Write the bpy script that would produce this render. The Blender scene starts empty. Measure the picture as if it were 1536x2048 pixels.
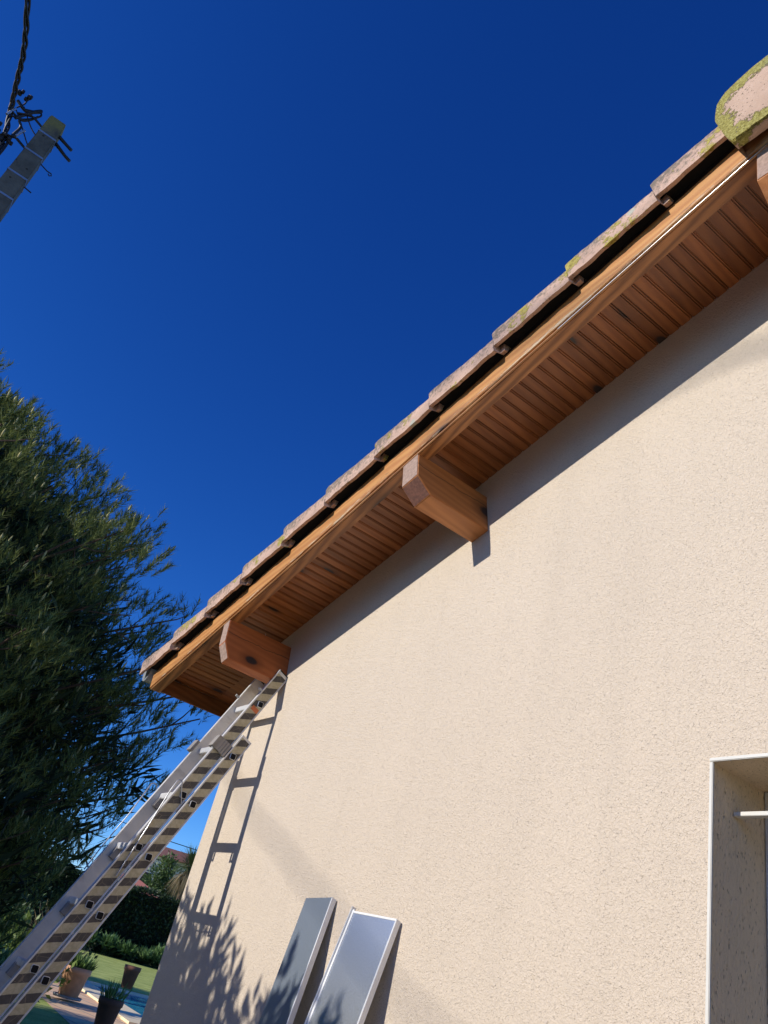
import bpy, bmesh, math, random
import numpy as np
from mathutils import Vector, Matrix
R = math.radians
random.seed(7); rng = np.random.default_rng(7)
scn = bpy.context.scene
col = scn.collection

# ------------------------------------------------------------------ camera
cam_d = bpy.data.cameras.new('camera'); cam = bpy.data.objects.new('camera', cam_d); col.objects.link(cam)
cr = Vector((0.57664998, 0.78472246, 0.22734436)); cu = Vector((0.31079439, -0.46804995, 0.82724609)); cf = Vector((-0.7555671, 0.4063741, 0.51378833))
CAM = Vector((4.07733438, -1.68, 1.4))
cam.matrix_world = Matrix(((cr.x, cu.x, -cf.x, CAM.x), (cr.y, cu.y, -cf.y, CAM.y), (cr.z, cu.z, -cf.z, CAM.z), (0, 0, 0, 1)))
cam_d.sensor_fit = 'VERTICAL'; cam_d.sensor_height = 24; cam_d.lens = 24 * 1594.96 / 2048
cam_d.clip_start = 0.05; cam_d.clip_end = 3000
scn.camera = cam
# ------------------------------------------------------------------ world, sun
w = bpy.data.worlds.new('World'); scn.world = w; w.use_nodes = True
nt = w.node_tree; bg = nt.nodes['Background']
sky = nt.nodes.new('ShaderNodeTexSky'); sky.sky_type = 'NISHITA'; sky.sun_disc = False
SUN = Vector((0.1506, 1.0, -0.43)).normalized()          # direction in which the light travels
sky.sun_elevation = math.asin(-SUN.z); sky.sun_rotation = math.atan2(-SUN.x, -SUN.y) % (2 * math.pi)
sky.altitude = 3000; sky.air_density = 1.0; sky.dust_density = 0.5; sky.ozone_density = 3.0
hs = nt.nodes.new('ShaderNodeHueSaturation'); hs.inputs['Saturation'].default_value = 1.2; hs.inputs['Value'].default_value = 1.0
nt.links.new(sky.outputs[0], hs.inputs['Color'])
def wmul(src, c):
    mm = nt.nodes.new('ShaderNodeMix'); mm.data_type = 'RGBA'; mm.blend_type = 'MULTIPLY'; mm.inputs[0].default_value = 1; mm.clamp_result = False
    mm.inputs[7].default_value = (*c, 1); nt.links.new(src, mm.inputs[6]); return mm.outputs[2]
sp_ = nt.nodes.new('ShaderNodeSeparateColor'); cb_ = nt.nodes.new('ShaderNodeCombineColor')     # deep blue of a clear winter sky, warmer towards the sun
nt.links.new(wmul(hs.outputs[0], (.14, .112, .21)), sp_.inputs[0])
for i_, (ex_, k_) in enumerate(((1.5, 15.0), (1.3, 16.0), (1.05, 8.4))):
    pw_ = nt.nodes.new('ShaderNodeMath'); pw_.operation = 'POWER'; pw_.inputs[1].default_value = ex_; nt.links.new(sp_.outputs[i_], pw_.inputs[0])
    ml_ = nt.nodes.new('ShaderNodeMath'); ml_.operation = 'MULTIPLY'; ml_.inputs[1].default_value = k_; nt.links.new(pw_.outputs[0], ml_.inputs[0]); nt.links.new(ml_.outputs[0], cb_.inputs[i_])
nt.links.new(cb_.outputs[0], bg.inputs[0])
bg.inputs[1].default_value = 0.10
sun_d = bpy.data.lights.new('sun', 'SUN'); sun_d.energy = 4.4; sun_d.angle = R(0.53); sun_d.color = (1.0, 0.95, 0.875)
sun = bpy.data.objects.new('sun', sun_d); col.objects.link(sun); sun.rotation_euler = SUN.to_track_quat('-Z', 'Y').to_euler()
scn.view_settings.view_transform = 'Standard'; scn.view_settings.look = 'None'; scn.view_settings.exposure = 0.0; scn.view_settings.gamma = 1.0
scn.render.resolution_x = 768; scn.render.resolution_y = 1024

# ------------------------------------------------------------------ helpers
def tag(o, label=None, cat=None, group=None, kind=None):
    if label: o['label'] = label
    if cat: o['category'] = cat
    if group: o['group'] = group
    if kind: o['kind'] = kind
    return o
def empty(name, loc=(0, 0, 0), rz=0.0):
    o = bpy.data.objects.new(name, None); col.objects.link(o); o.location = loc; o.rotation_euler = (0, 0, rz)
    o.empty_display_size = .1; return o
def from_arrays(name, co, faces, mat, parent=None, smooth=False, matrix=None):
    """co (n,3); faces: list of index tuples or (m,k) array"""
    me = bpy.data.meshes.new(name)
    if isinstance(faces, np.ndarray):
        m, k = faces.shape; co = np.asarray(co, dtype=np.float32)
        me.vertices.add(len(co)); me.vertices.foreach_set('co', co.ravel())
        me.loops.add(m * k); me.loops.foreach_set('vertex_index', faces.astype(np.int32).ravel())
        me.polygons.add(m); me.polygons.foreach_set('loop_start', np.arange(0, m * k, k, dtype=np.int32))
        me.update(calc_edges=True)
    else:
        me.from_pydata([tuple(c) for c in co], [], [tuple(f) for f in faces])
    if isinstance(mat, (list, tuple)):
        for mm in mat: me.materials.append(mm)
    else: me.materials.append(mat)
    if smooth: me.polygons.foreach_set('use_smooth', [True] * len(me.polygons))
    me.update(); me.validate()
    o = bpy.data.objects.new(name, me); col.objects.link(o)
    if parent: o.parent = parent
    if matrix is not None: o.matrix_basis = matrix
    return o
class MB:
    """collects simple solids into ONE mesh"""
    def __init__(s): s.v = []; s.f = []; s.sm = []
    def add(s, v, f, sm=False):
        b = len(s.v); s.v += [tuple(x) for x in v]; s.f += [tuple(i + b for i in q) for q in f]; s.sm += [sm] * len(f); return s
    def box(s, x0, x1, y0, y1, z0, z1, T=None):
        v = [(x, y, z) for z in (z0, z1) for y in (y0, y1) for x in (x0, x1)]
        if T: v = [T(*p) for p in v]
        return s.add(v, [(0, 2, 3, 1), (4, 5, 7, 6), (0, 1, 5, 4), (2, 6, 7, 3), (0, 4, 6, 2), (1, 3, 7, 5)])
    def prism(s, poly, e0, e1, T):
        """poly in 2D (a,b), extruded e0..e1, T(a,b,e) -> xyz"""
        n = len(poly); v = [T(a, b, e0) for a, b in poly] + [T(a, b, e1) for a, b in poly]
        return s.add(v, [tuple(range(n - 1, -1, -1)), tuple(range(n, 2 * n))] + [(i, (i + 1) % n, n + (i + 1) % n, n + i) for i in range(n)])
    def tube(s, pts, r, k=8, caps=True):
        pts = [Vector(p) for p in pts]; n = len(pts); rr = r if isinstance(r, (list, tuple)) else [r] * n
        v = []; ref = None
        for i, p in enumerate(pts):
            d = (pts[min(i + 1, n - 1)] - pts[max(i - 1, 0)]).normalized()
            if ref is None:
                ref = d.orthogonal().normalized()
            ref = (ref - d * ref.dot(d)).normalized(); b = d.cross(ref)
            for j in range(k):
                a = 2 * math.pi * j / k; v.append(p + (ref * math.cos(a) + b * math.sin(a)) * rr[i])
        f = [(i * k + j, i * k + (j + 1) % k, (i + 1) * k + (j + 1) % k, (i + 1) * k + j) for i in range(n - 1) for j in range(k)]
        s.add(v, f, True)
        if caps: s.add(v[:k], [tuple(range(k - 1, -1, -1))]); s.add(v[-k:], [tuple(range(k))])
        return s
    def lathe(s, prof, c=(0, 0, 0), k=24, sm=True):
        v = []; n = len(prof)
        for r, z in prof:
            for j in range(k):
                a = 2 * math.pi * j / k; v.append((c[0] + r * math.cos(a), c[1] + r * math.sin(a), c[2] + z))
        f = [(i * k + j, i * k + (j + 1) % k, (i + 1) * k + (j + 1) % k, (i + 1) * k + j) for i in range(n - 1) for j in range(k)]
        return s.add(v, f, sm)
    def build(s, name, mat, parent=None, bevel=0.0, matrix=None, seg=2):
        me = bpy.data.meshes.new(name); me.from_pydata(s.v, [], s.f); me.materials.append(mat)
        me.polygons.foreach_set('use_smooth', s.sm); me.update()
        bm = bmesh.new(); bm.from_mesh(me); bmesh.ops.recalc_face_normals(bm, faces=bm.faces)
        if bevel > 0:
            ed = [e for e in bm.edges if len(e.link_faces) == 2 and e.calc_face_angle(0) > R(25)]
            bmesh.ops.bevel(bm, geom=ed, offset=bevel, segments=seg, affect='EDGES', clamp_overlap=True)
        bm.to_mesh(me); bm.free()
        o = bpy.data.objects.new(name, me); col.objects.link(o)
        if parent: o.parent = parent
        if matrix is not None: o.matrix_basis = matrix
        return o

# ------------------------------------------------------------------ material helper
class NM:
    def __init__(s, name, rough=0.8, metal=0.0):
        s.m = bpy.data.materials.new(name); s.m.use_nodes = True; s.t = s.m.node_tree
        s.b = s.t.nodes['Principled BSDF']; s.b.inputs['Roughness'].default_value = rough; s.b.inputs['Metallic'].default_value = metal
        s.tc = s.t.nodes.new('ShaderNodeTexCoord')
    def n(s, t, **k):
        o = s.t.nodes.new(t)
        for a, v in k.items(): setattr(o, a, v)
        return o
    def l(s, a, b): s.t.links.new(a, b)
    def map(s, scale=(1, 1, 1), loc=(0, 0, 0), rot=(0, 0, 0), src=None):
        m = s.n('ShaderNodeMapping'); m.inputs['Scale'].default_value = scale; m.inputs['Location'].default_value = loc; m.inputs['Rotation'].default_value = rot
        s.l(src or s.tc.outputs['Object'], m.inputs['Vector']); return m.outputs[0]
    def noise(s, vec, scale, detail=4, rough=.55, dist=0.0):
        o = s.n('ShaderNodeTexNoise'); s.l(vec, o.inputs['Vector']); o.inputs['Scale'].default_value = scale; o.inputs['Detail'].default_value = detail
        o.inputs['Roughness'].default_value = rough; o.inputs['Distortion'].default_value = dist; return o.outputs['Fac']
    def vor(s, vec, scale, feature='F1', out='Distance', rnd=1.0):
        o = s.n('ShaderNodeTexVoronoi'); o.feature = feature; s.l(vec, o.inputs['Vector']); o.inputs['Scale'].default_value = scale; o.inputs['Randomness'].default_value = rnd
        return o.outputs[out]
    def ramp(s, fac, stops, interp='LINEAR'):
        o = s.n('ShaderNodeValToRGB'); o.color_ramp.interpolation = interp; cr_ = o.color_ramp
        while len(cr_.elements) < len(stops): cr_.elements.new(0.5)
        for e, (p, c) in zip(cr_.elements, stops):
            e.position = p; e.color = (c, c, c, 1) if not hasattr(c, '__len__') else (*c[:3], 1)
        s.l(fac, o.inputs['Fac']); return o.outputs['Color']
    def mix(s, fac, a, b, mode='MIX'):
        o = s.n('ShaderNodeMix', data_type='RGBA', blend_type=mode)
        for v, k in ((fac, 0), (a, 6), (b, 7)):
            if hasattr(v, 'is_linked') or isinstance(v, bpy.types.NodeSocket): s.l(v, o.inputs[k])
            elif hasattr(v, '__len__'): o.inputs[k].default_value = (*v[:3], 1)
            else: o.inputs[k].default_value = v
        return o.outputs[2]
    def math(s, op, a, b=0.0, c=None):
        o = s.n('ShaderNodeMath', operation=op)
        for i, v in enumerate((a, b) if c is None else (a, b, c)):
            if isinstance(v, bpy.types.NodeSocket): s.l(v, o.inputs[i])
            else: o.inputs[i].default_value = v
        return o.outputs[0]
    def sep(s, v):
        o = s.n('ShaderNodeSeparateXYZ'); s.l(v, o.inputs[0]); return o.outputs
    def comb(s, x, y, z):
        o = s.n('ShaderNodeCombineXYZ')
        for i, v in enumerate((x, y, z)):
            if isinstance(v, bpy.types.NodeSocket): s.l(v, o.inputs[i])
            else: o.inputs[i].default_value = v
        return o.outputs[0]
    def island(s): return s.n('ShaderNodeNewGeometry').outputs['Random Per Island']
    def color(s, c):
        if isinstance(c, bpy.types.NodeSocket): s.l(c, s.b.inputs['Base Color'])
        else: s.b.inputs['Base Color'].default_value = (*c[:3], 1)
        return s
    def roughn(s, c): s.l(c, s.b.inputs['Roughness']); return s
    def bump(s, h, strength=.5, dist=.01, normal=None):
        o = s.n('ShaderNodeBump'); o.inputs['Strength'].default_value = strength; o.inputs['Distance'].default_value = dist
        s.l(h, o.inputs['Height'])
        if normal is not None: s.l(normal, o.inputs['Normal'])
        s.l(o.outputs[0], s.b.inputs['Normal']); return o.outputs[0]

def plain(name, c, rough=.7, metal=0.0, var=.12, sc=6.0, bump=0.0):
    m = NM(name, rough, metal); v = m.map(); f = m.noise(v, sc, 5)
    lo = tuple(x * (1 - var) for x in c); hi = tuple(min(1, x * (1 + var)) for x in c)
    m.color(m.ramp(f, [(.3, lo), (.7, hi)]))
    if bump: m.bump(m.noise(v, sc * 8, 4), bump, .004)
    return m.m

# ---- plaster (scraped mineral render)
def plaster(name, base, pit, stretch=(1, 1, 1), psc=120):
    m = NM(name, .92); v = m.map(stretch)
    big = m.noise(m.map((1, 1, 1), (3, 1, 2)), 1.3, 4)
    grain = m.noise(v, 190, 3, .6, .8)
    worm = m.noise(v, 120, 2, .5, 1.4)
    pits = m.ramp(m.vor(m.map(stretch, (5, 2, 7)), psc), [(.0, 1.0), (.20, .9), (.30, .0)])
    gate = m.ramp(m.noise(m.map(stretch, (9, 9, 9)), 75, 2), [(.50, 0.0), (.58, 1.0)])
    pf = m.math('MULTIPLY', pits, gate)
    pf = m.math('MULTIPLY', pf, pit)
    c1 = m.mix(m.ramp(big, [(.3, 0.0), (.75, 1.0)]), tuple(x * .93 for x in base), base)
    streak = m.noise(m.map((3.2, 3.2, .22), (1, 5, 0)), 2.0, 4, .6)          # faint run-off streaks and trowel clouds
    c1 = m.mix(m.ramp(streak, [(.50, 0.0), (.72, .16)]), c1, tuple(x * .72 for x in base))
    speck = m.math('MULTIPLY', m.ramp(m.vor(m.map((1, 1, 1), (2, 2, 5)), 4.5), [(.006, .6), (.012, 0.0)]), 1.0)
    c1 = m.mix(speck, c1, tuple(x * .35 for x in base))
    gr = m.ramp(m.math('ADD', m.math('MULTIPLY', grain, .6), m.math('MULTIPLY', worm, .4)), [(.30, .74), (.42, .95), (.55, 1.0), (.7, 1.04)])
    c2 = m.mix(1.0, c1, gr, 'MULTIPLY')
    c3 = m.mix(pf, c2, tuple(x * .38 for x in base))
    m.color(c3)
    h = m.math('ADD', m.math('MULTIPLY', grain, .55), m.math('MULTIPLY', worm, .8))
    h = m.math('SUBTRACT', h, m.math('MULTIPLY', pf, .9))
    m.bump(h, 1.0, .0055)
    return m.m
M_PLASTER = plaster('render_plaster', (.715, .600, .462), .28, (1, 1, 1), 170)
M_PLASTER_R = plaster('bounce_tinted_plaster', (.90, .72, .48), .75, (1, 1, .42), 170)  # same render as the wall, lightened and warmed to paint in bounce light

# ---- wood. axis: grain direction in local coordinates
def wood(name, lo, hi, axis='x', knots=True, knot_scale=3.0, rough=.42, peel=False, boards=None, crack=None):
    m = NM(name, rough)
    st = {'x': (1.0, 9.0, 9.0), 'y': (9.0, 1.0, 9.0)}[axis]
    src = m.tc.outputs['Object']
    if boards:                                   # shift the texture from board to board
        sx_, sy_, sz_ = m.sep(src)
        idx = m.math('FLOOR', m.math('DIVIDE', sx_, boards))
        wn = m.n('ShaderNodeTexWhiteNoise', noise_dimensions='1D'); m.l(idx, wn.inputs['W']); rnd = wn.outputs['Value']
        src = m.comb(sx_, m.math('ADD', sy_, m.math('MULTIPLY', rnd, 7.0)), m.math('ADD', sz_, m.math('MULTIPLY', rnd, 3.0)))
    v = m.map(st, src=src)
    warp = m.noise(v, 1.1, 3, .5)
    ws = m.n('ShaderNodeTexWave', wave_type='BANDS', bands_direction='DIAGONAL', wave_profile='SIN')
    m.l(v, ws.inputs['Vector']); ws.inputs['Scale'].default_value = 1.9; ws.inputs['Distortion'].default_value = 7.0
    ws.inputs['Detail'].default_value = 3; ws.inputs['Detail Scale'].default_value = .8
    fine = m.noise(m.map({'x': (2, 60, 60), 'y': (60, 2, 60)}[axis], src=src), 4, 4)
    g = m.math('ADD', m.math('MULTIPLY', ws.outputs['Fac'], .55), m.math('MULTIPLY', fine, .45))
    c = m.ramp(g, [(.2, lo), (.75, hi)])
    c = m.mix(m.ramp(warp, [(.35, 0.0), (.7, .28 if boards else .45)]), c, tuple(x * .72 for x in lo))
    if boards:
        tint = m.ramp(rnd, [(0, .74), (1, 1.16)]); c = m.mix(1.0, c, tint, 'MULTIPLY')
    if knots:
        kx, ky, kz = m.sep(src)
        along, across = (kx, m.math('ADD', ky, kz)) if axis == 'x' else (ky, m.math('ADD', kx, m.math('MULTIPLY', kz, .9)))
        kv = m.comb(m.math('MULTIPLY', along, .55), m.math('ADD', across, m.math('MULTIPLY', m.noise(src, 9, 2), .02)), 0.0)
        vn = m.n('ShaderNodeTexVoronoi', voronoi_dimensions='2D'); m.l(kv, vn.inputs['Vector']); vn.inputs['Scale'].default_value = knot_scale
        kd = m.math('MULTIPLY', vn.outputs['Distance'], 1.0)
        ksel = m.ramp(m.sep(vn.outputs['Color'])[0], [(.0, 1.0), (.40 if boards else .42, 0.0)], 'CONSTANT')
        core = m.math('MULTIPLY', m.ramp(kd, [(.075, 1.0), (.11, 0.0)]), ksel)
        halo = m.math('MULTIPLY', m.ramp(kd, [(.09, .8), (.24, 0.0)]), ksel)
        c = m.mix(halo, c, tuple(x * .45 for x in lo)); c = m.mix(core, c, (.035, .022, .018))
    if crack is not None:                        # one long drying check down the beam
        cx_, cy_, cz_ = m.sep(m.tc.outputs['Object'])
        off = m.math('MULTIPLY', m.math('SUBTRACT', m.noise(m.map((.01, 6, .01)), 1.5, 4), .5), .05)
        dd = m.math('ABSOLUTE', m.math('SUBTRACT', m.math('SUBTRACT', cz_, crack), off))
        c = m.mix(m.ramp(dd, [(.0, .9), (.0016, .75), (.0034, 0.0)]), c, (.05, .022, .012))
    if peel:
        sx_, sy_, sz_ = m.sep(m.tc.outputs['Object'])
        pn = m.noise(m.map((3, 30, 30)), 2.2, 5, .65)
        edge = m.ramp(sz_, [(.0, 0), (1, 1)])
        band = m.n('ShaderNodeMapRange'); m.l(sz_, band.inputs[0]); band.inputs[1].default_value = -.045; band.inputs[2].default_value = -.090
        far = m.n('ShaderNodeMapRange'); m.l(sx_, far.inputs[0]); far.inputs[1].default_value = -.5; far.inputs[2].default_value = 3.2
        k = m.math('ADD', m.math('MULTIPLY', pn, 1.0), m.math('ADD', m.math('MULTIPLY', band.outputs[0], .22), m.math('MULTIPLY', far.outputs[0], .05)))
        worn = m.ramp(k, [(.80, 0.0), (.82, 1.0)])
        c = m.mix(worn, c, (.56, .42, .26))
        crack = m.ramp(m.math('ABSOLUTE', m.math('SUBTRACT', k, .745)), [(.0, .85), (.016, 0.0)])
        c = m.mix(crack, c, (.10, .06, .035))
    m.color(c); m.bump(m.math('ADD', g, m.math('MULTIPLY', fine, .6)), .25, .002)
    return m.m
M_FASCIA = wood('orange_larch', (.46, .185, .048), (.60, .29, .085), 'x', True, 2.0, .5, peel=True)  # the board's own orange-brown colour, paler where it peels
M_RAFTER = wood('stained_rafter', (.22, .08, .024), (.54, .225, .072), 'x', True, 2.6)
M_SOFFIT = wood('stained_boards', (.285, .094, .028), (.385, .137, .040), 'y', True, 5.5, .38, boards=.0492)
M_PURLIN = wood('stained_beam', (.44, .165, .048), (.54, .215, .066), 'y', True, 4.0, .5, crack=-.165)
M_PURLIN_RED = wood('red_stained_beam', (.42, .118, .032), (.52, .16, .044), 'y', True, 5.0, .5, crack=-.18)
M_EAVE = wood('eave_stain', (.22, .08, .026), (.34, .125, .04), 'y', False, 3, .5)
M_END = plain('weathered_end_grain', (.20, .085, .055), .7, 0, .35, 90, .4)
M_ENDG = plain('grey_end_grain', (.37, .25, .19), .85, 0, .25, 80, .3)

# ---- terracotta with lichen
def terracotta(name, base, moss=1.0):
    m = NM(name, .88); v = m.map()
    n1 = m.noise(v, 9, 5); n2 = m.noise(v, 55, 5, .7); n3 = m.noise(m.map((1, 1, 1), (4, 4, 4)), 5.5, 4, .6)
    c = m.ramp(n1, [(.3, tuple(x * .8 for x in base)), (.7, tuple(x * 1.12 for x in base))])
    # soot-grey lichen towards the weathered top edge (local z)
    z = m.sep(m.tc.outputs['Object'])[2]
    zr = m.n('ShaderNodeMapRange'); m.l(z, zr.inputs[0]); zr.inputs[1].default_value = .03; zr.inputs[2].default_value = .115
    k = m.math('ADD', m.math('MULTIPLY', n2, .9), m.math('ADD', m.math('MULTIPLY', zr.outputs[0], .22), m.math('MULTIPLY', n3, .35)))
    c = m.mix(m.ramp(k, [(.66, 0.0), (.82, .8)]), c, (.13, .115, .085))
    ks = m.ramp(m.vor(v, 42), [(.10, 1.0), (.2, 0.0)]); kg = m.ramp(m.noise(v, 12, 3), [(.5, 0.0), (.6, 1.0)])
    c = m.mix(m.math('MULTIPLY', m.math('MULTIPLY', ks, kg), .7), c, (.09, .07, .05))
    y = m.noise(m.map((1, 1, 1), (8, 3, 1)), 6.5, 5, .65)
    ysp = m.ramp(m.math('ADD', y, m.math('MULTIPLY', m.noise(v, 60, 3), .18)), [(.70 - .03 * moss, 0.0), (.74 - .03 * moss, 1.0)])
    c = m.mix(ysp, c, m.ramp(n2, [(.35, (.22, .17, .03)), (.65, (.50, .42, .10))]))
    pale = m.ramp(m.vor(m.map((1, 1, 1), (2, 6, 3)), 7), [(.10, 1.0), (.16, 0.0)])
    pg = m.ramp(m.noise(v, 3, 2), [(.55, 0.0), (.6, 1.0)])
    c = m.mix(m.math('MULTIPLY', m.math('MULTIPLY', pale, pg), .8), c, (.42, .45, .36))
    m.color(c); m.bump(m.math('ADD', m.math('MULTIPLY', n2, 1.0), m.math('MULTIPLY', ysp, .7)), .8, .006)
    return m.m
M_TILE = terracotta('lichened_terracotta', (.56, .375, .28))
def ridge_mat():
    m = NM('mossy_ridge_terracotta', .9); v = m.map()
    n1 = m.noise(v, 12, 5); n2 = m.noise(v, 130, 4, .7); n4 = m.noise(v, 22, 4, .6)
    c = m.ramp(n1, [(.3, (.46, .31, .22)), (.7, (.58, .41, .30))])
    pits = m.math('MULTIPLY', m.ramp(m.vor(m.map((1, 1, 1.8)), 75), [(.10, 1.0), (.22, 0.0)]), m.ramp(n4, [(.45, 0.0), (.55, 1.0)]))
    c = m.mix(m.math('MULTIPLY', pits, .75), c, (.10, .07, .055))
    # moss creeps in from the rim: the distance to the rim is stored per vertex
    at = m.n('ShaderNodeAttribute'); at.attribute_name = 'rim'
    k = m.math('ADD', at.outputs['Fac'], m.math('MULTIPLY', m.math('SUBTRACT', m.noise(v, 12, 7, .72), .46), 3.6))
    ms = m.ramp(k, [(.50, 0.0), (.60, 1.0)])
    mc = m.ramp(n2, [(.32, (.16, .13, .025)), (.5, (.36, .31, .07)), (.68, (.55, .50, .18))])
    mc = m.mix(m.ramp(m.noise(v, 9, 3), [(.5, 0.0), (.7, .6)]), mc, (.22, .26, .13))
    c = m.mix(ms, c, mc); m.color(c)
    m.bump(m.math('ADD', m.math('MULTIPLY', ms, .6), m.math('SUBTRACT', m.math('MULTIPLY', n2, m.math('ADD', ms, .25)), m.math('MULTIPLY', pits, .4))), .9, .007)
    return m.m
M_RIDGE = ridge_mat()
M_UNDER = plain('tile_underside', (.10, .055, .04), .95, 0, .3, 20)
M_HOLE0 = plain('gap_shade_black', (.012, .011, .010), 1.0)  # black put in for the deep shade behind the verge tiles
M_ZINC = plain('weathered_zinc', (.42, .44, .45), .45, .6, .15, 12)
M_TRIM = plain('pale_trim', (.66, .64, .57), .45, 0, .04, 10)
M_GREYFR = plain('grey_frame', (.62, .63, .60), .5, 0, .06, 10)

# ---- aluminium
def alu(name, base=(.62, .61, .58), rough=.38, dirt=.5, metal=.85):
    m = NM(name, rough, metal); v = m.map((1, 1, .35))
    a = m.noise(v, 7, 6, .65); b = m.noise(m.map((40, 40, 1.2)), 3, 3)
    c = m.ramp(a, [(.32, tuple(x * (1 - .45 * dirt) for x in base)), (.62, base)])
    c = m.mix(m.ramp(m.noise(m.map((1, 1, .5), (3, 3, 3)), 18, 4), [(.58, 0.0), (.7, .5 * dirt)]), c, (.20, .17, .13))
    m.color(c); m.roughn(m.ramp(a, [(.3, rough + .2), (.7, rough - .06)])); m.bump(b, .06, .001); return m.m
M_ALU = alu('worn_aluminium', (.74, .725, .69), .45, .5, .4); M_ALU_B = alu('bright_aluminium', (.75, .76, .78), .22, .2, .95); M_CAST = alu('cast_aluminium', (.40, .365, .32), .6, .6, .35)
M_STEEL = alu('galvanised_wire', (.50, .50, .50), .35, .4, .9)
M_STEEL2 = plain('polished_strip_metal', (.62, .56, .50), .33, 1.0, .05)
M_HOLE = plain('black_hollow', (.004, .004, .005), .95)
def tape_mat():
    m = NM('hazard_tape', .62); x, b, c_ = m.sep(m.tc.outputs['Object'])    # local: x width, y up the rail, z rail depth
    per = .0855
    u = m.math('DIVIDE', m.math('ADD', b, m.math('MULTIPLY', c_, .81)), per)
    fr = m.math('FRACT', m.math('ADD', u, 40.25))
    wob = m.math('MULTIPLY', m.math('SUBTRACT', m.noise(m.map(), 70, 3), .5), .05)
    f2 = m.math('ADD', fr, wob)
    dark = m.ramp(f2, [(.0, 1.0), (.45, 1.0), (.47, 0.0), (.985, 0.0), (1.0, 1.0)])
    n = m.noise(m.map(), 45, 5, .7)
    kh = m.ramp(n, [(.3, (.40, .335, .19)), (.7, (.58, .50, .32))])
    dk = m.ramp(n, [(.3, (.055, .046, .038)), (.7, (.105, .09, .075))])
    c = m.mix(dark, kh, dk)
    vc = m.vor(m.map((1, 1, 1)), 16, 'DISTANCE_TO_EDGE')
    cr_ = m.ramp(vc, [(.0, .55), (.018, 0.0)]); c = m.mix(cr_, c, (.34, .27, .17))
    m.color(c); m.bump(n, .2, .001); return m.m
M_TAPE = tape_mat()
M_ORANGE = plain('orange_sticker', (.62, .16, .05), .6, 0, .2, 60)
def brushed(name, base, rough):
    m = NM(name, rough, 1.0); s = m.noise(m.map((90, 90, 1.0)), 2.2, 4, .6); a = m.noise(m.map((2, 2, 1)), 3, 3)
    m.color(m.ramp(s, [(.3, tuple(x * .93 for x in base)), (.7, base)])); m.roughn(m.ramp(s, [(.35, rough * .93), (.7, rough * 1.08)])); return m.m
M_FL1 = brushed('brushed_steel', (.42, .48, .55), .44); M_FL2 = brushed('polished_steel', (.80, .84, .88), .31); M_FLW = plain('white_lacquer_edge', (.78, .78, .76), .35, 0, .05)

# ---- concrete, cables, ground, plants
def concrete():
    m = NM('old_concrete', .95); v = m.map(); a = m.noise(v, 6, 6, .65); b = m.noise(v, 40, 4)
    c = m.ramp(a, [(.3, (.065, .066, .062)), (.7, (.16, .16, .145))])
    z = m.sep(m.tc.outputs['Object'])[2]; zr = m.n('ShaderNodeMapRange'); m.l(z, zr.inputs[0]); zr.inputs[1].default_value = 7.1; zr.inputs[2].default_value = 7.65
    c = m.mix(m.ramp(m.math('ADD', zr.outputs[0], m.math('SUBTRACT', a, .6)), [(.45, 0.0), (.75, .85)]), c, (.22, .20, .07))
    c = m.mix(m.ramp(m.vor(v, 9), [(.08, .9), (.12, 0.0)]), c, (.02, .018, .015))
    c = m.mix(m.ramp(m.noise(m.map((1, 1, .6), (3, 1, 1)), 5, 4), [(.6, 0.0), (.68, .8)]), c, (.06, .045, .04))
    m.color(c); m.bump(b, .5, .006); return m.m
M_CONC = concrete()
M_CABLE = plain('black_cable', (.012, .012, .016), .5); M_BAND = plain('steel_band', (.45, .48, .52), .35, .7); M_IRON = plain('dark_iron', (.03, .028, .03), .6, .3)
def leafmat(name, lo, hi, rough=.55, trans=.25):
    m = NM(name, rough); m.color(m.ramp(m.island(), [(.0, lo), (1.0, hi)]))
    if trans:
        tr = m.n('ShaderNodeBsdfTranslucent'); m.l(m.ramp(m.island(), [(.0, lo), (1.0, tuple(x * 1.2 for x in hi))]), tr.inputs['Color'])
        mx = m.n('ShaderNodeMixShader'); mx.inputs[0].default_value = trans
        m.l(m.b.outputs[0], mx.inputs[1]); m.l(tr.outputs[0], mx.inputs[2]); m.l(mx.outputs[0], m.t.nodes['Material Output'].inputs['Surface'])
    return m.m
M_NEEDLE = leafmat('pine_needles', (.035, .060, .015), (.30, .34, .09), .85, .24)
M_NEEDLE_IN = leafmat('shade_dark_needles', (.012, .022, .010), (.045, .070, .026), .95, .1)  # darkened to stand for the shade inside the crown
M_CANDLE = plain('pine_candles', (.44, .38, .15), .7, 0, .3, 30)
M_BARK = plain('bark', (.12, .075, .05), .95, 0, .4, 14, .8)
M_CONE = plain('cone_scales', (.05, .03, .02), .9, 0, .3, 40)
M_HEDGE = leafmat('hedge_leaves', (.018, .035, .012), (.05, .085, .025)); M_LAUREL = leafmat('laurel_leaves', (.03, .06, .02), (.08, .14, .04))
M_BORDER = leafmat('border_leaves', (.07, .14, .04), (.20, .32, .11)); M_BUSH = leafmat('bush_leaves', (.045, .085, .02), (.13, .20, .06))
M_YGREEN = leafmat('yellow_green_leaves', (.11, .16, .03), (.22, .30, .06)); M_OAK = leafmat('oak_leaves', (.05, .06, .025), (.16, .16, .07))
M_PALM = leafmat('palm_blades', (.05, .09, .03), (.13, .18, .06)); M_DRY = leafmat('dry_fronds', (.16, .12, .06), (.30, .24, .13), .8)
M_GRASSB = leafmat('grass_blades', (.07, .13, .025), (.20, .32, .08)); M_CORE = plain('dark_core', (.012, .016, .008), 1.0)
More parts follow.
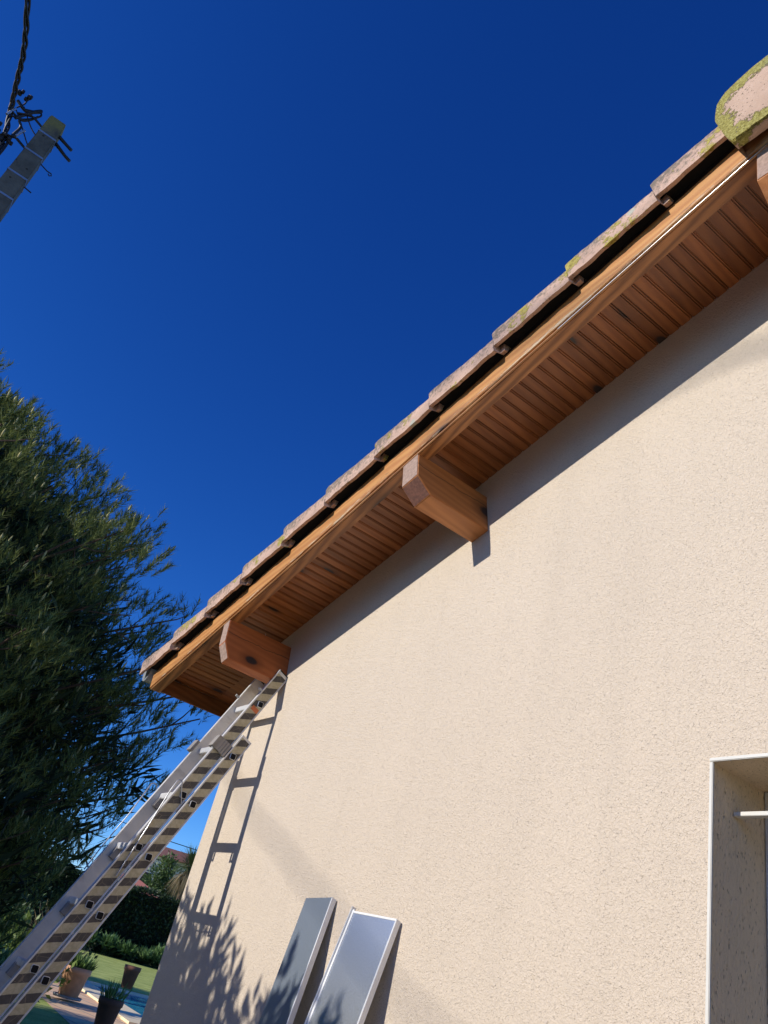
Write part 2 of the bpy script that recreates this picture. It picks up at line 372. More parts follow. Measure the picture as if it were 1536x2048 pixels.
M_POT = plain('terracotta_pot', (.62, .33, .19), .8, 0, .15, 8, .2); M_POTD = plain('dark_terracotta_pot', (.22, .095, .055), .85, 0, .15, 8, .2); M_SOIL = plain('soil', (.04, .028, .02), 1)

def groundmat(name, stops, sc, rough=.95, bump=.4, sc2=60):
    m = NM(name, rough); v = m.map(); a = m.noise(v, sc, 6, .6); b = m.noise(v, sc2, 4)
    c = m.ramp(m.math('ADD', m.math('MULTIPLY', a, .6), m.math('MULTIPLY', b, .4)), stops); m.color(c); m.bump(b, bump, .02); return m.m
M_LAWN = groundmat('mown_lawn', [(.40, (.25, .31, .045)), (.5, (.38, .44, .08)), (.58, (.50, .54, .13))], 1.2, 1, .8, 25)
M_GRAVEL = groundmat('pale_gravel', [(.3, (.50, .40, .28)), (.7, (.68, .56, .41))], 20, .95, .8, 160)
def pavemat():
    m = NM('pink_paving', .85); v = m.map((1, 1, 1), (0, 0, 0), (0, 0, R(-8.5)))
    br = m.n('ShaderNodeTexBrick'); m.l(v, br.inputs['Vector']); br.inputs['Scale'].default_value = 1.0; br.inputs['Brick Width'].default_value = .9; br.inputs['Row Height'].default_value = .6
    br.inputs['Mortar Size'].default_value = .03; br.inputs['Color1'].default_value = (.85, .46, .24, 1); br.inputs['Color2'].default_value = (.90, .62, .34, 1); br.inputs['Mortar'].default_value = (.28, .22, .18, 1)
    c = m.mix(.35, br.outputs['Color'], m.ramp(m.noise(v, 3, 5), [(.3, (.84, .50, .28)), (.7, (.92, .70, .40))])); m.color(c); return m.m
M_PAVE = pavemat(); M_COPE = plain('pale_coping', (.90, .74, .46), .8, 0, .1, 2)
def water():
    m = NM('pool_water', .06); v = m.map(); m.color(m.ramp(m.noise(v, 2.0, 3), [(.35, (.02, .36, .58)), (.7, (.10, .58, .78))]))
    m.bump(m.noise(v, 3.5, 3), .12, .05); m.b.inputs['IOR'].default_value = 1.33; m.b.inputs['Specular IOR Level'].default_value = .22; return m.m
M_WATER = water()

# ------------------------------------------------------------------ roof frame: s up the slope, y out of the gable (minus), n normal
Z0 = 2.8785; MS = .28142; CS = 1 / math.hypot(1, MS); SV = Vector((CS, 0, MS * CS)); NV = Vector((-MS * CS, 0, CS)); O0 = Vector((0, 0, Z0))
APEX_X = 3.335; S_AP = APEX_X / CS; DEPTH = 8.0
FR = Matrix(((SV.x, 0, NV.x, O0.x), (0, 1, 0, 0), (SV.z, 0, NV.z, O0.z), (0, 0, 0, 1)))     # local (s,y,n) -> world
apz = Z0 + MS * APEX_X
FRR = Matrix(((-SV.x, 0, -NV.x, 2 * APEX_X), (0, -1, 0, 0), (SV.z, 0, NV.z, Z0), (0, 0, 0, 1)))   # the far slope (s, -y, n)
house = tag(empty('house', (0, 0, 0)), 'cream rendered gable end with brown boarded eaves and a tiled roof edge', 'house')

# walls: front with a niche, other sides plain
WX0, WX1, WZ0, WZ1, WD = 2.8925, 3.7775, 0.0, 2.067, .25
def ztop(x): return Z0 + MS * min(x, 2 * APEX_X - x) + .006
W2 = 2 * APEX_X
v = [(0, 0, 0), (WX0, 0, 0), (WX0, 0, WZ1), (WX0, 0, ztop(WX0)), (0, 0, ztop(0)),                       # 0-4
     (WX1, 0, 0), (W2, 0, 0), (W2, 0, ztop(W2)), (WX1, 0, ztop(WX1)), (WX1, 0, WZ1), (APEX_X, 0, ztop(APEX_X)),  # 5-10
     (0, DEPTH, 0), (0, DEPTH, ztop(0)), (W2, DEPTH, 0), (W2, DEPTH, ztop(W2)), (APEX_X, DEPTH, ztop(APEX_X))]   # 11-15
f = [(0, 1, 2, 3, 4), (5, 6, 7, 8, 9), (2, 9, 8, 10, 3), (0, 4, 12, 11), (6, 13, 14, 7), (11, 12, 15, 14, 13)]
from_arrays('wall', v, f, M_PLASTER, house)
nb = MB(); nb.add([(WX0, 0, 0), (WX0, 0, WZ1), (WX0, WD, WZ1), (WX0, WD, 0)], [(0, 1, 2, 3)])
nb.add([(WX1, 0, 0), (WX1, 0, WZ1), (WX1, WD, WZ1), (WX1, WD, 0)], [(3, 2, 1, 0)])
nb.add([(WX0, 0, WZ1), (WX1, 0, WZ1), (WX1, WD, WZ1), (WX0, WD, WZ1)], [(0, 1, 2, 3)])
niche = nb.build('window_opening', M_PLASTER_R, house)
tr = MB(); t = .0095
tr.box(WX0 - .001, WX0 + t - .001, -.004, .004, 0, WZ1 - .0005); tr.box(WX1 - t, WX1, -.004, .004, 0, WZ1 - .0005); tr.box(WX0 - .001, WX1, -.0045, .004, WZ1 + .0005, WZ1 + t)
tr.build('corner_trim', M_TRIM, niche, .0015)
MB().box(WX0 + .003, WX1 - .003, .086, .108, 1.9665, 1.9765).build('white_rail', M_TRIM, niche, .001)
fr_ = MB().box(WX0 + .002, WX0 + .052, WD - .035, WD + .01, 0, WZ1 - .052).box(WX1 - .052, WX1 - .002, WD - .035, WD + .01, 0, WZ1 - .052).box(WX0 + .002, WX1 - .002, WD - .035, WD + .01, WZ1 - .051, WZ1 - .002).build('window_frame', M_GREYFR, niche, .002)
MB().box(WX0 + .053, WX1 - .053, WD - .012, WD - .002, .01, WZ1 - .053).build('glass_pane', plain('dark_glass', (.03, .035, .04), .08), niche)

# soffit boards: one profiled mesh, grooved every 49 mm
P_ = .0492; g = .0055; dpt = .005
ss = []; s0 = math.floor(-.56 / P_) * P_
prof = []
k = 0
while s0 + k * P_ < S_AP - .01:
    a = max(s0 + k * P_, -.565); e_ = s0 + (k + 1) * P_
    prof += [(a + .0002, .0015), (a + .0012, 0.0), (e_ - .0122, 0.0), (e_ - .0119, .0070), (e_ - .0093, .0070), (e_ - .0088, .0008), (e_ - .0052, .0008), (e_ - .0048, .0072), (e_ - .0012, .0072), (e_ - .0002, .0016)]
    k += 1
prof = [p for i, p in enumerate(prof) if i == 0 or p[0] > prof[i - 1][0] + 1e-5]
ys = (-.318, .03)
v = []; f = []
for yy in ys: v += [(s, yy, n) for s, n in prof]
npf = len(prof); f = [(i, i + 1, npf + i + 1, npf + i) for i in range(npf - 1)]
from_arrays('soffit', v, f, M_SOFFIT, house, matrix=FR)
MB().box(-.575, S_AP, -.372, DEPTH, .0085, .03).build('roof_decking', M_UNDER, house, matrix=FR)
MB().box(-.565, .0, .03, DEPTH, -.001, .006).build('side_soffit', M_SOFFIT, house, matrix=FR)
# rafter under the verge, bargeboard in front of it
MB().box(-.58, S_AP + .02, -.3725, -.3198, -.1055, .006).build('verge_rafter', M_RAFTER, house, .0025, FR)
barge = MB().box(-.588, 3.353, -.3838, -.373, -.0935, .005).box(3.353, S_AP, -.3838, -.373, -.0935, -.058).build('bargeboard', M_FASCIA, house, .0018, FR)
MB().tube([(-.58, -.3752, -.1015), (1.9, -.3752, -.1015), (3.45, -.3752, -.1015)], .0042, 8).build('drip_strip', wood('polished_strip', (.42, .19, .075), (.58, .30, .13), 'x', False, 2, .18), barge)
MB().box(-.5895, -.5755, -.3195, DEPTH, -.091, .0055).build('eave_board', M_EAVE, house, .002, FR)
MB().tube([(2.6, -.3768, -.1010), (3.0, -.3768, -.1010), (3.44, -.3768, -.1010)], .0034, 8).build('metal_verge_strip', M_STEEL2, barge)
# purlins, square to the slope, chamfered noses
def purlin(s, wd, h, cy, ch, mt, me, top=.0985, pd=.375):
    b = MB(); poly = [(-pd, -top), (-pd, -ch), (-cy, -h), (.06, -h), (.06, -top)]
    b.prism(poly, s, s + wd, lambda y, n, e: (e, y, n)); o = b.build('purlin', mt, house, .003, FR)
    MB().box(s + .003, s + wd - .003, -pd - .0006, -pd + .0005, -ch + .003, -top - .002).build('end_grain', M_ENDG, o, matrix=FR.inverted() @ FR)
    # chamfer face end grain
    e = MB(); q = [(-pd, -ch), (-cy, -h)]; d = Vector((0, q[1][0] - q[0][0], q[1][1] - q[0][1])).normalized(); nn = Vector((0, d.z, -d.y));
    if nn.y > 0: nn = -nn
    vs = [Vector((s + .003, q[0][0], q[0][1])) + d * .004, Vector((s + wd - .003, q[0][0], q[0][1])) + d * .004, Vector((s + wd - .003, q[1][0], q[1][1])) - d * .004, Vector((s + .003, q[1][0], q[1][1])) - d * .004]
    vs = [x + nn * .0006 for x in vs]; e.add(vs, [(0, 1, 2, 3)]); e.build('chamfer_face', me, o)
    return o
purlin(.2729, .0663, .3258, .3398, .2374, M_PURLIN_RED, M_ENDG)
purlin(1.7452, .0984, .2955, .3067, .2286, M_PURLIN, M_END)
rp = MB(); rp.prism([(-.375, 3.668), (-.375, 3.573), (-.307, 3.500), (.06, 3.500), (.06, 3.71), (-.375, 3.71)], 3.272, 3.398, lambda y, z, e: (e, y, z)); rp.build('ridge_purlin', M_PURLIN, house, .003)
MB().box(3.275, 3.395, -.3756, -.3745, 3.576, 3.70).build('ridge_end_grain', M_ENDG, house)

# verge tiles, one sub-part each
def noisy(o, amp, sc, seed):
    from mathutils import noise as mn
    for vv in o.data.vertices:
        n = mn.noise_vector(vv.co * sc + Vector((seed * 7.3, 1, 2))); vv.co += n * amp
    o.data.update()
roof = MB()
nx = 26; nyy = 140
co = []; fa = []
for i in range(nx):
    s = -.66 + (S_AP + .66) * i / (nx - 1)
    for j in range(nyy):
        y = -.40 + (DEPTH + .6) * j / (nyy - 1); co.append((s, y, .060 + .028 * abs(math.sin(y * math.pi / .21)) ** .7))
fa = [(i * nyy + j, i * nyy + j + 1, (i + 1) * nyy + j + 1, (i + 1) * nyy + j) for i in range(nx - 1) for j in range(nyy - 1)]
roof_o = from_arrays('roof', co, fa, M_TILE, house, matrix=FR)
tile_s = [-.68, -.27, .13, .50, .89, 1.25, 1.62, 1.98, 2.35, 2.72, 3.09]
YF = -.4398
def verge_tile(i, s, L, side=1):
    b = bmesh.new(); th = .016
    ns = 26; nn_ = 6
    hgt = .088; jit = random.uniform(-.005, .005)
    # outer flange: grid in s and height, closed box; with a tail that tucks behind the next tile
    def outline(t):   # t along 0..L -> (n bottom, n top, y outer)
        lo = .020 + jit - .024 * (t / .37); hi = .119 + jit - .040 * (t / .37)
        if t < .006: hi -= (.006 - t) * .8
        yo = YF
        if t > L - .055: yo = YF + .034; lo += .012; hi -= .012
        return lo, hi, yo
    rows = []
    ts = list(np.linspace(0, L - .056, ns)) + [L - .054, L - .032]
    for t in ts:
        lo, hi, yo = outline(t); r = []
        wv = .0025 * math.sin(t * 23 + i) + .0018 * math.sin(t * 61 + 2 * i)
        lo += wv + random.uniform(-.0012, .0012); hi += random.uniform(-.0015, .0015)
        lean = .004
        for q in range(nn_ + 1):
            u = q / nn_; r.append((s + t - lean * (u if t < .03 else u), yo + .0012 * math.sin(5 * u + t * 9) + .004 * (u > .98), lo + (hi - lo) * u))
        # top lip going inward, then back down inside, bottom
        r.append((s + t, yo + .03, hi + .004)); r.append((s + t, yo + .075, hi - .006)); r.append((s + t, yo + .075, hi - .006 - th)); r.append((s + t, yo + th + .01, hi - th - .002)); r.append((s + t, yo + th, lo + .002))
        rows.append([b.verts.new(p) for p in r])
    m = len(rows[0])
    for a, c in zip(rows[:-1], rows[1:]):
        for q in range(m): b.faces.new((a[q], a[(q + 1) % m], c[(q + 1) % m], c[q]))
    b.faces.new(rows[0][::-1]); b.faces.new(rows[-1])
    bmesh.ops.recalc_face_normals(b, faces=b.faces)
    me = bpy.data.meshes.new('verge_tile'); b.to_mesh(me); b.free(); me.materials.append(M_TILE)
    o = bpy.data.objects.new('verge_tile', me); col.objects.link(o); o.parent = roof_o
    noisy(o, .0012, 45, i + side * 50)
    return o
for i, s in enumerate(tile_s):
    L = (tile_s[i + 1] - s if i + 1 < len(tile_s) else .40)
    verge_tile(i, s, L + .056)
# black sheet and dark batten painting in the shade under the verge tiles
MB().box(-.60, S_AP, -.372, -.35, .0305, .058).build('batten', M_IRON, roof_o)
MB().box(-.64, S_AP, -.412, -.3725, .046, .052).build('gap_shade_sheet', M_HOLE0, roof_o)
# far slope, same construction, simplified
MB().box(-.575, S_AP, -DEPTH, .372, .0065, .03).build('roof_decking', M_UNDER, house, matrix=FRR)
roof2 = from_arrays('roof', [(a, -b_, c) for a, b_, c in co], [q[::-1] for q in fa], M_TILE, house, matrix=FRR)
MB().box(-.588, S_AP - .1, .373, .3838, -.0935, .005).build('bargeboard', M_FASCIA, house, .0018, FRR)
MB().box(-.58, S_AP, .3198, .3725, -.1055, .006).build('verge_rafter', M_RAFTER, house, .002, FRR)
MB().box(-.565, S_AP, -.03, .318, 0, .0055).build('soffit', M_SOFFIT, house, matrix=FRR)
for i, s in enumerate(tile_s[:-1]):
    MB().box(s, s + .40, .424, .44, .0, .10).build('verge_tile', M_TILE, roof2)
MB().prism([(-.375, -.0985), (-.375, -.2286), (-.307, -.2955), (.06, -.2955), (.06, -.0985)], 1.7452, 1.8436, lambda y, n, e: (e, -y, n)).build('purlin', M_PURLIN, house, .003, FRR)
# ridge: closed end tile plus a run of half-round ridge tiles
def ridge_end():
    cx = APEX_X; prof = [(-.090, 3.706), (-.118, 3.78), (-.142, 3.86), (-.1455, 3.902), (-.141, 3.945), (-.114, 3.981), (-.064, 4.000), (-.01, 4.006), (.03, 4.004), (.075, 3.995), (.117, 3.978), (.141, 3.945), (.1455, 3.902), (.142, 3.86), (.118, 3.78), (.090, 3.706)]
    prof = np.array(prof); cen = np.array([0, 3.86]); rings = 14; co = []; rim = []; K = 64
    # resample the outline
    pp = np.vstack([prof, prof[:1]]); dl = np.r_[0, np.cumsum(np.linalg.norm(np.diff(pp, axis=0), axis=1))]; tt = np.linspace(0, dl[-1], K, endpoint=False)
    out = np.c_[np.interp(tt, dl, pp[:, 0]), np.interp(tt, dl, pp[:, 1])]
    faces = []
    for r in range(rings + 1):
        f_ = r / rings
        for q in out:
            p = cen + (q - cen) * f_; bulge = .012 * (1 - f_ ** 2)
            lip = -.006 if f_ > .93 else 0
            co.append((cx + p[0], -.450 - bulge + lip, p[1])); rim.append(min(1, max(0, (f_ - .45) / .55)) * (1.0 if p[0] < .05 else .75))
    for (off, y) in ((1.0, -.432), (1.0, -.418), (.9, -.418), (.9, -.43)):
        for q in out:
            p = cen + (q - cen) * off; co.append((cx + p[0], y, p[1])); rim.append(.15)
    R_ = rings + 1 + 4
    for r in range(R_ - 1):
        for j in range(K): faces.append((r * K + j, r * K + (j + 1) % K, (r + 1) * K + (j + 1) % K, (r + 1) * K + j))
    o = from_arrays('ridge_end_tile', co, faces, M_RIDGE, house, smooth=True)
    at = o.data.attributes.new('rim', 'FLOAT', 'POINT'); at.data.foreach_set('value', rim)
    noisy(o, .0025, 30, 3); return o
ridge_end()
rb = MB(); 
for j in range(18):
    y0 = -.36 + j * .46; arc = [(APEX_X + .135 * math.cos(a), 3.865 + .135 * math.sin(a)) for a in np.linspace(0, math.pi, 13)]; arc2 = [(APEX_X + .12 * math.cos(a), 3.865 + .12 * math.sin(a)) for a in np.linspace(math.pi, 0, 13)]
    rb.prism(arc + arc2, y0, y0 + .47, lambda x, z, e: (x, e, z + .01 * (e > y0 + .1)))
rb.build('ridge_tiles', M_TILE, house)
# gutter running back along the eave, its end cap showing under the lowest verge tile
gb = MB(); GC = (-.652, 2.752); arc = [(GC[0] + .062 * math.cos(a), GC[1] + .07 * math.sin(a)) for a in np.linspace(math.pi, 2 * math.pi, 13)]; arc2 = [(GC[0] + .058 * math.cos(a), GC[1] + .066 * math.sin(a)) for a in np.linspace(2 * math.pi, math.pi, 13)]
gb.prism(arc + arc2, -.398, DEPTH, lambda x, z, e: (x, e, z)); gut = gb.build('gutter', M_ZINC, house)
MB().prism(arc, -.402, -.3985, lambda x, z, e: (x, e, z)).build('gutter_end_cap', M_ZINC, gut)

# cobweb thread under the soffit
cb = MB().tube([(.238, -.12, 2.93), (.262, -.115, 2.885), (.30, -.11, 2.85), (.325, -.11, 2.825)], [.0006, .0008, .0012, .0006], 5)
tag(cb.build('cobweb', plain('cobweb_silk', (.6, .58, .55), .6)), 'thin white cobweb thread hanging beside the lower roof beam', 'cobweb')

# ------------------------------------------------------------------ extension ladder (local frame: x across, y up the rails, z outwards)
LA = Vector((.43469, -.158255, 2.222046)); LU = Vector((.00941, .39662, .91793)).normalized(); LX = (Vector((1, 0, 0)) - LU * LU.x).normalized(); LN = LX.cross(LU)
LM = Matrix(((LX.x, LU.x, LN.x, LA.x), (LX.y, LU.y, LN.y, LA.y), (LX.z, LU.z, LN.z, LA.z), (0, 0, 0, 1)))
ladder = tag(empty('ladder'), 'two-section aluminium extension ladder with striped tape leaning under the eaves', 'ladder'); ladder.matrix_basis = LM
STEP = .2818; BW = .3249
def rail(x_out, side, c0, c1, b0, b1, mat=M_ALU):
    th = .0215; lip = .0022; a = MB()
    X = lambda q: x_out + side * q          # side=-1: rail body extends to -x (right rail), +1: left rail
    poly = [(0, c0), (0, c0 + .0045), (lip, c0 + .0055), (lip, c1 - .0055), (0, c1 - .0045), (0, c1), (th, c1), (th, c1 - .004), (th - .002, c1 - .006), (th - .002, c0 + .006), (th, c0 + .004), (th, c0)]
    a.prism(poly, b0, b1, lambda q, c, e: (X(q), e, c)); o = a.build('rail', mat, ladder, .0006, seg=1)
    return o
BASE_C = (-.031, .030); FLY_C = (.032, .098); BT, FT = .112, .497; BB, FB = -2.40, -1.98
fx = .4126 - .43469
rail(0, -1, *BASE_C, BB, BT); rail(-BW, 1, *BASE_C, BB, BT); rail(fx, -1, *FLY_C, FB, FT); rail(-BW + .0221, 1, *FLY_C, FB, FT)
def rounded(cx, cy, hw, r, ang, k=4):
    pts = []
    for q, (sx, sy) in enumerate(((1, 1), (-1, 1), (-1, -1), (1, -1))):
        for j in range(k + 1):
            a = q * math.pi / 2 + j / k * math.pi / 2; pts.append((sx * (hw - r) + r * math.cos(a), sy * (hw - r) + r * math.sin(a)))
    ca, sa = math.cos(ang), math.sin(ang)
    return [(cx + x * ca - y * sa, cy + x * sa + y * ca) for x, y in pts]
def rungs(x0, x1, cc, bs, base_x):
    for b_ in bs:
        outer = rounded(b_, cc, .0148, .006, R(23)); inner = rounded(b_, cc, .0128, .005, R(23)); n = len(outer)
        rg = MB(); rg.prism(outer, x0 - .003, x1 + .003, lambda b2, c2, e: (e, b2, c2)); ro = rg.build('rung', M_ALU, ladder, .0007, seg=1)
        for (xe, sg) in ((x1 + .0032, 1), (x0 - .0032, -1)):
            # flared collar and the dark hollow end
            co = [(xe, p[0], p[1]) for p in outer] + [(xe + sg * .0015, p[0], p[1]) for p in inner]
            cm = MB(); cm.add(co, [(i, (i + 1) % n, n + (i + 1) % n, n + i) for i in range(n)]); cm.build('collar', M_ALU, ro)
            hm = MB(); hm.add([(xe + sg * .0006, p[0], p[1]) for p in inner], [tuple(range(n))]); hm.build('hollow_end', M_HOLE, ro)
rungs(-BW, 0, 0.0, [-STEP * i for i in range(0, 9)], 0)
rungs(-BW + .0221, fx, .0572, [.005 - STEP * i for i in range(-1, 8)], 0)
def tape(x, c0, c1, b0, b1):
    # tape sheet with rounded-square openings left by overlaying the rung ends
    t_ = MB(); t_.add([(x, b0, c0), (x, b0, c1), (x, b1, c1), (x, b1, c0)], [(0, 1, 2, 3)]); return t_.build('hazard_tape', M_TAPE, ladder)
tape(-.0016, BASE_C[0] + .0075, BASE_C[1] - .0075, BB + .1, BT - .012); tape(fx - .0016, FLY_C[0] + .0075, FLY_C[1] - .0075, FB + .05, FT - .02)
MB().box(fx - .0014, fx - .0006, .238, .262, .042, .083).build('orange_sticker', M_ORANGE, ladder)
# black end caps at the rail tops
MB().box(fx - .020, fx - .002, FT - .004, FT + .0015, FLY_C[0] + .003, FLY_C[1] - .003).build('rail_end_plug', M_HOLE, ladder)
MB().box(-BW + .0240, -BW + .042, FT - .004, FT + .0015, FLY_C[0] + .003, FLY_C[1] - .003).build('rail_end_plug', M_HOLE, ladder)
# stops near the top of the fly section
for xx in (fx - .006, -BW + .030):
    MB().tube([(xx, .345, .096), (xx, .345, .118)], .0075, 10).build('rubber_stop', plain('grey_stop', (.45, .45, .43), .5), ladder)
# ribbed cast guide brackets at the top of the base section
def bracket(xc, sd):
    b = MB()
    for j in range(5):
        z0_ = .034 + j * .0150
        b.box(xc - sd * .004, xc + sd * (.014 - .001 * j), -.032 + j * .001, .034, z0_, z0_ + .0125)
    b.box(xc - sd * .003, xc + sd * .010, -.030, .032, .033, .108)
    b.box(xc - sd * .034, xc + sd * .012, -.030, .032, .108, .116)
    b.box(xc - sd * .034, xc - sd * .026, -.030, .032, .100, .1075)
    return b.build('guide_bracket', M_CAST, ladder, .0012, seg=1)
bracket(fx + .006, 1); bracket(-BW + .0161, -1)
# rung hooks on the fly, safety wires
for sgn, xx in ((1, fx - .035), (-1, -BW + .0221 + .035)):
    for kk in (1, 2, 3, 4):
        b_ = .005 - STEP * kk
        MB().box(xx - .014, xx - .008, b_ - .062, b_ - .010, -.012, .070).box(xx + .008, xx + .014, b_ - .062, b_ - .010, -.012, .070).box(xx - .008, xx + .008, b_ - .060, b_ - .052, .0, .062).build('rung_hook', M_CAST, ladder, .001, seg=1)
x_r = fx + .004; x_l = -BW + .012
MB().tube([(x_r, -.31, .040), (x_r + .002, -.28, .070), (x_r + .003, -.250, .096), (x_r + .001, -.238, .106), (x_r - .004, -.242, .118), (x_r - .006, -.252, .121), (x_r - .004, -.30, .117), (x_r + .002, -.48, .087), (x_r + .005, -.70, .053)], .0030, 8).build('safety_wire', M_STEEL, ladder)
MB().tube([(x_l, -.262, .098), (x_l - .002, -.248, .112), (x_l - .004, -.250, .125), (x_l - .005, -.262, .133), (x_l - .004, -.43, .116), (x_l, -.60, .112), (x_l + .004, -.72, .103)], .0030, 8).build('safety_wire', M_STEEL, ladder)
MB().tube([(-.02, -.60, .01), (-.10, -.606, .022), (-.17, -.609, .026), (-.24, -.606, .022), (-BW + .02, -.60, .01)], .0028, 8).build('cross_wire', M_STEEL, ladder)
for xx in (-.011, -BW + .011):
    MB().box(xx - .014, xx + .014, BB - .03, BB + .02, -.035, .034).build('rubber_foot', M_HOLE, ladder, .003)

# ------------------------------------------------------------------ two metal flashings leaning on the wall
def flashing(name, tr_, br2, width, mat, label, lipw, left_lip, twist=0.0):
    """tr_ top right point, br2 a lower point on the right edge; continues to the ground"""
    T = Vector(tr_); D = (Vector(br2) - T).normalized(); Lg = (T.z - .01) / -D.z
    xv = (Vector((1, -math.tan(twist), 0)) - D * (D.x - D.y * math.tan(twist))).normalized(); nv = xv.cross(-D).normalized()
    if nv.y > 0: nv = -nv
    Mx = Matrix(((xv.x, -D.x, nv.x, T.x), (xv.y, -D.y, nv.y, T.y), (xv.z, -D.z, nv.z, T.z), (0, 0, 0, 1)))
    root = tag(empty(name), label, 'metal flashing', 'metal flashings leaning on the wall'); root.matrix_basis = Mx
    MB().box(-width, -.0045, -Lg, 0, 0, .0014).build('sheet', mat, root)
    e = MB().box(-.0022, 0, -Lg, -.002, -.014, .006).box(-.0065, -.0035, -Lg, -.003, .0016, .0055)
    e.build('folded_edge', M_FLW, root, .0006, seg=1)
    if left_lip:
        MB().box(-width - .003, -width - .0004, -Lg, .012, -.010, .010).box(-width, -width + lipw, -Lg, .004, .0016, .0035).box(-width + lipw, -.0070, -.007, .0, .0016, .0034).build('folded_lip', M_FLW, root, .0008, seg=1)
    return root
flashing('flashing', (1.392, -.0168, 1.684), (1.420, -.0888, 1.2846), .186, M_FL1, 'dull dark metal flashing leaning on the wall, nearer the ladder', .01, False)
flashing('flashing', (1.7988, -.0168, 1.640), (1.796, -.0779, 1.3432), .238, M_FL2, 'bright mirror-like metal flashing with white edges leaning on the wall, farther from the ladder', .010, True, -.085)

# ------------------------------------------------------------------ utility pole and its cable
pole = tag(empty('utility_pole', (-2.325, -2.765, 0)), 'square concrete utility pole with steel bands and a mossy top', 'utility pole')
def tpt(z): h = .0765 + (7.66 - z) * .0105; return h
pb = MB(); lv = [0, 2, 4, 5.5, 6.5, 7.2, 7.62, 7.66]
vv = []
for z in lv:
    h = tpt(z) * (1 if z < 7.65 else .93); vv += [(-h, -h, z), (h, -h, z), (h, h, z), (-h, h, z)]
ff = [(i * 4 + j, i * 4 + (j + 1) % 4, (i + 1) * 4 + (j + 1) % 4, (i + 1) * 4 + j) for i in range(len(lv) - 1) for j in range(4)] + [(28, 29, 30, 31)]
pb.add(vv, ff); pb.build('shaft', M_CONC, pole, .006)
for z in (7.40, 7.12, 6.80, 6.52, 6.0):
    h = tpt(z) + .0035; bb = MB()
    bb.box(-h, h, -h, -h + .0022, z - .010, z + .010).box(-h, h, h - .0022, h, z - .010, z + .010).box(-h, -h + .0022, -h + .0022, h - .0022, z - .010, z + .010).box(h - .0022, h, -h + .0022, h - .0022, z - .010, z + .010)
    bb.build('steel_band', M_BAND, pole)
h = tpt(7.4)
MB().tube([(h * .6, h, 7.50), (h * .7, h + .10, 7.455), (h * .8, h + .15, 7.43)], [.018, .015, .016], 8).build('bolt', M_IRON, pole)
MB().tube([(-h * .3, h, 7.47), (-h * .2, h + .12, 7.40), (-h * .1, h + .18, 7.37)], [.018, .015, .016], 8).build('bolt', M_IRON, pole)
MB().tube([(0, h, 7.13), (0, h + .08, 7.10), (0, h + .12, 7.10), (0, h + .13, 7.08), (0, h + .115, 7.065), (0, h + .10, 7.08)], .0055, 8).build('eye_hook', M_IRON, pole)
MB().tube([(0, h, 6.79), (0, h + .08, 6.775)], .006, 8).build('bolt', M_IRON, pole)
for (z1, z2) in ((7.52, 7.46), (7.18, 7.14)):
    for q_ in ([(0, -h, z1), (.02, -h - .10, z1 + .03), (.03, -h - .22, z2)], [(.05, -h, z1 - .05), (.05, -h - .12, z1), (.04, -h - .22, z2)]): MB().tube(q_, .008, 8).build('hook', M_IRON, pole)

def curve(pts, n=30):
    """Catmull-Rom through pts"""
    P = [Vector(p) for p in pts]; P = [P[0] * 2 - P[1]] + P + [P[-1] * 2 - P[-2]]; out = []
    for i in range(1, len(P) - 2):
        for j in range(n):
            t_ = j / n; a, b_, c, d = P[i - 1:i + 3]
            out.append(.5 * ((2 * b_) + (c - a) * t_ + (2 * a - 5 * b_ + 4 * c - d) * t_ ** 2 + (-a + 3 * b_ - 3 * c + d) * t_ ** 3))
    out.append(P[-2]); return out
cabl = tag(empty('power_cable', (0, 0, 0)), 'twisted black bundle of power cable rising from the concrete pole', 'cable')
main = [(-2.1, -2.93, 5.6), (-2.25, -2.96, 6.4), (-2.31, -2.99, 6.9), (-2.323, -3.03, 7.14), (-2.32, -3.129, 7.47), (-2.105, -3.188, 7.62), (-1.836, -3.229, 7.70), (-1.376, -3.32, 7.72), (-.3, -3.56, 7.74), (2.5, -4.2, 7.8), (8, -5.5, 8.0)]
cv = curve(main, 24)
for q in range(3):
    pts = []
    for i, p in enumerate(cv):
        a = i * .22 + q * 2.094; pts.append(p + Vector((.013 * math.cos(a), .013 * math.sin(a), .013 * math.sin(a + 1))))
    MB().tube(pts, .0115, 7).build('strand', M_CABLE, cabl)
def bit(pts, r=.008, name='jumper_wire', mat=M_CABLE): return MB().tube(curve(pts, 8), r, 6).build(name, mat, cabl)
PO = Vector((-2.3, 0, 0))
def pp_(y, z, x=-2.3): return (x, y, z)
bit([pp_(-3.13, 7.60), pp_(-3.03, 7.55), pp_(-2.95, 7.62), pp_(-2.93, 7.66), pp_(-2.98, 7.58), pp_(-3.06, 7.40)], .016, 'anchor_clamp')
bit([pp_(-3.04, 7.56), pp_(-2.98, 7.60), pp_(-2.93, 7.64), pp_(-2.91, 7.60), pp_(-2.96, 7.50), pp_(-3.03, 7.42), pp_(-3.1, 7.40)], .009)
bit([pp_(-3.15, 7.46), pp_(-3.02, 7.42), pp_(-2.96, 7.48), pp_(-2.92, 7.58)], .011)
bit([pp_(-3.02, 7.40), pp_(-2.98, 7.34), pp_(-2.99, 7.20), pp_(-2.98, 7.0), pp_(-2.99, 6.8), pp_(-3.01, 6.5)], .013)
bit([pp_(-3.08, 7.75), pp_(-3.07, 7.62), pp_(-3.10, 7.52)], .007)
bit([pp_(-3.12, 7.2), pp_(-3.04, 7.02), pp_(-3.02, 6.94), pp_(-3.06, 6.90), pp_(-3.14, 6.98)], .009)
bit([pp_(-3.12, 6.88), pp_(-3.05, 6.80), pp_(-2.99, 6.82), pp_(-2.98, 6.9)], .010)
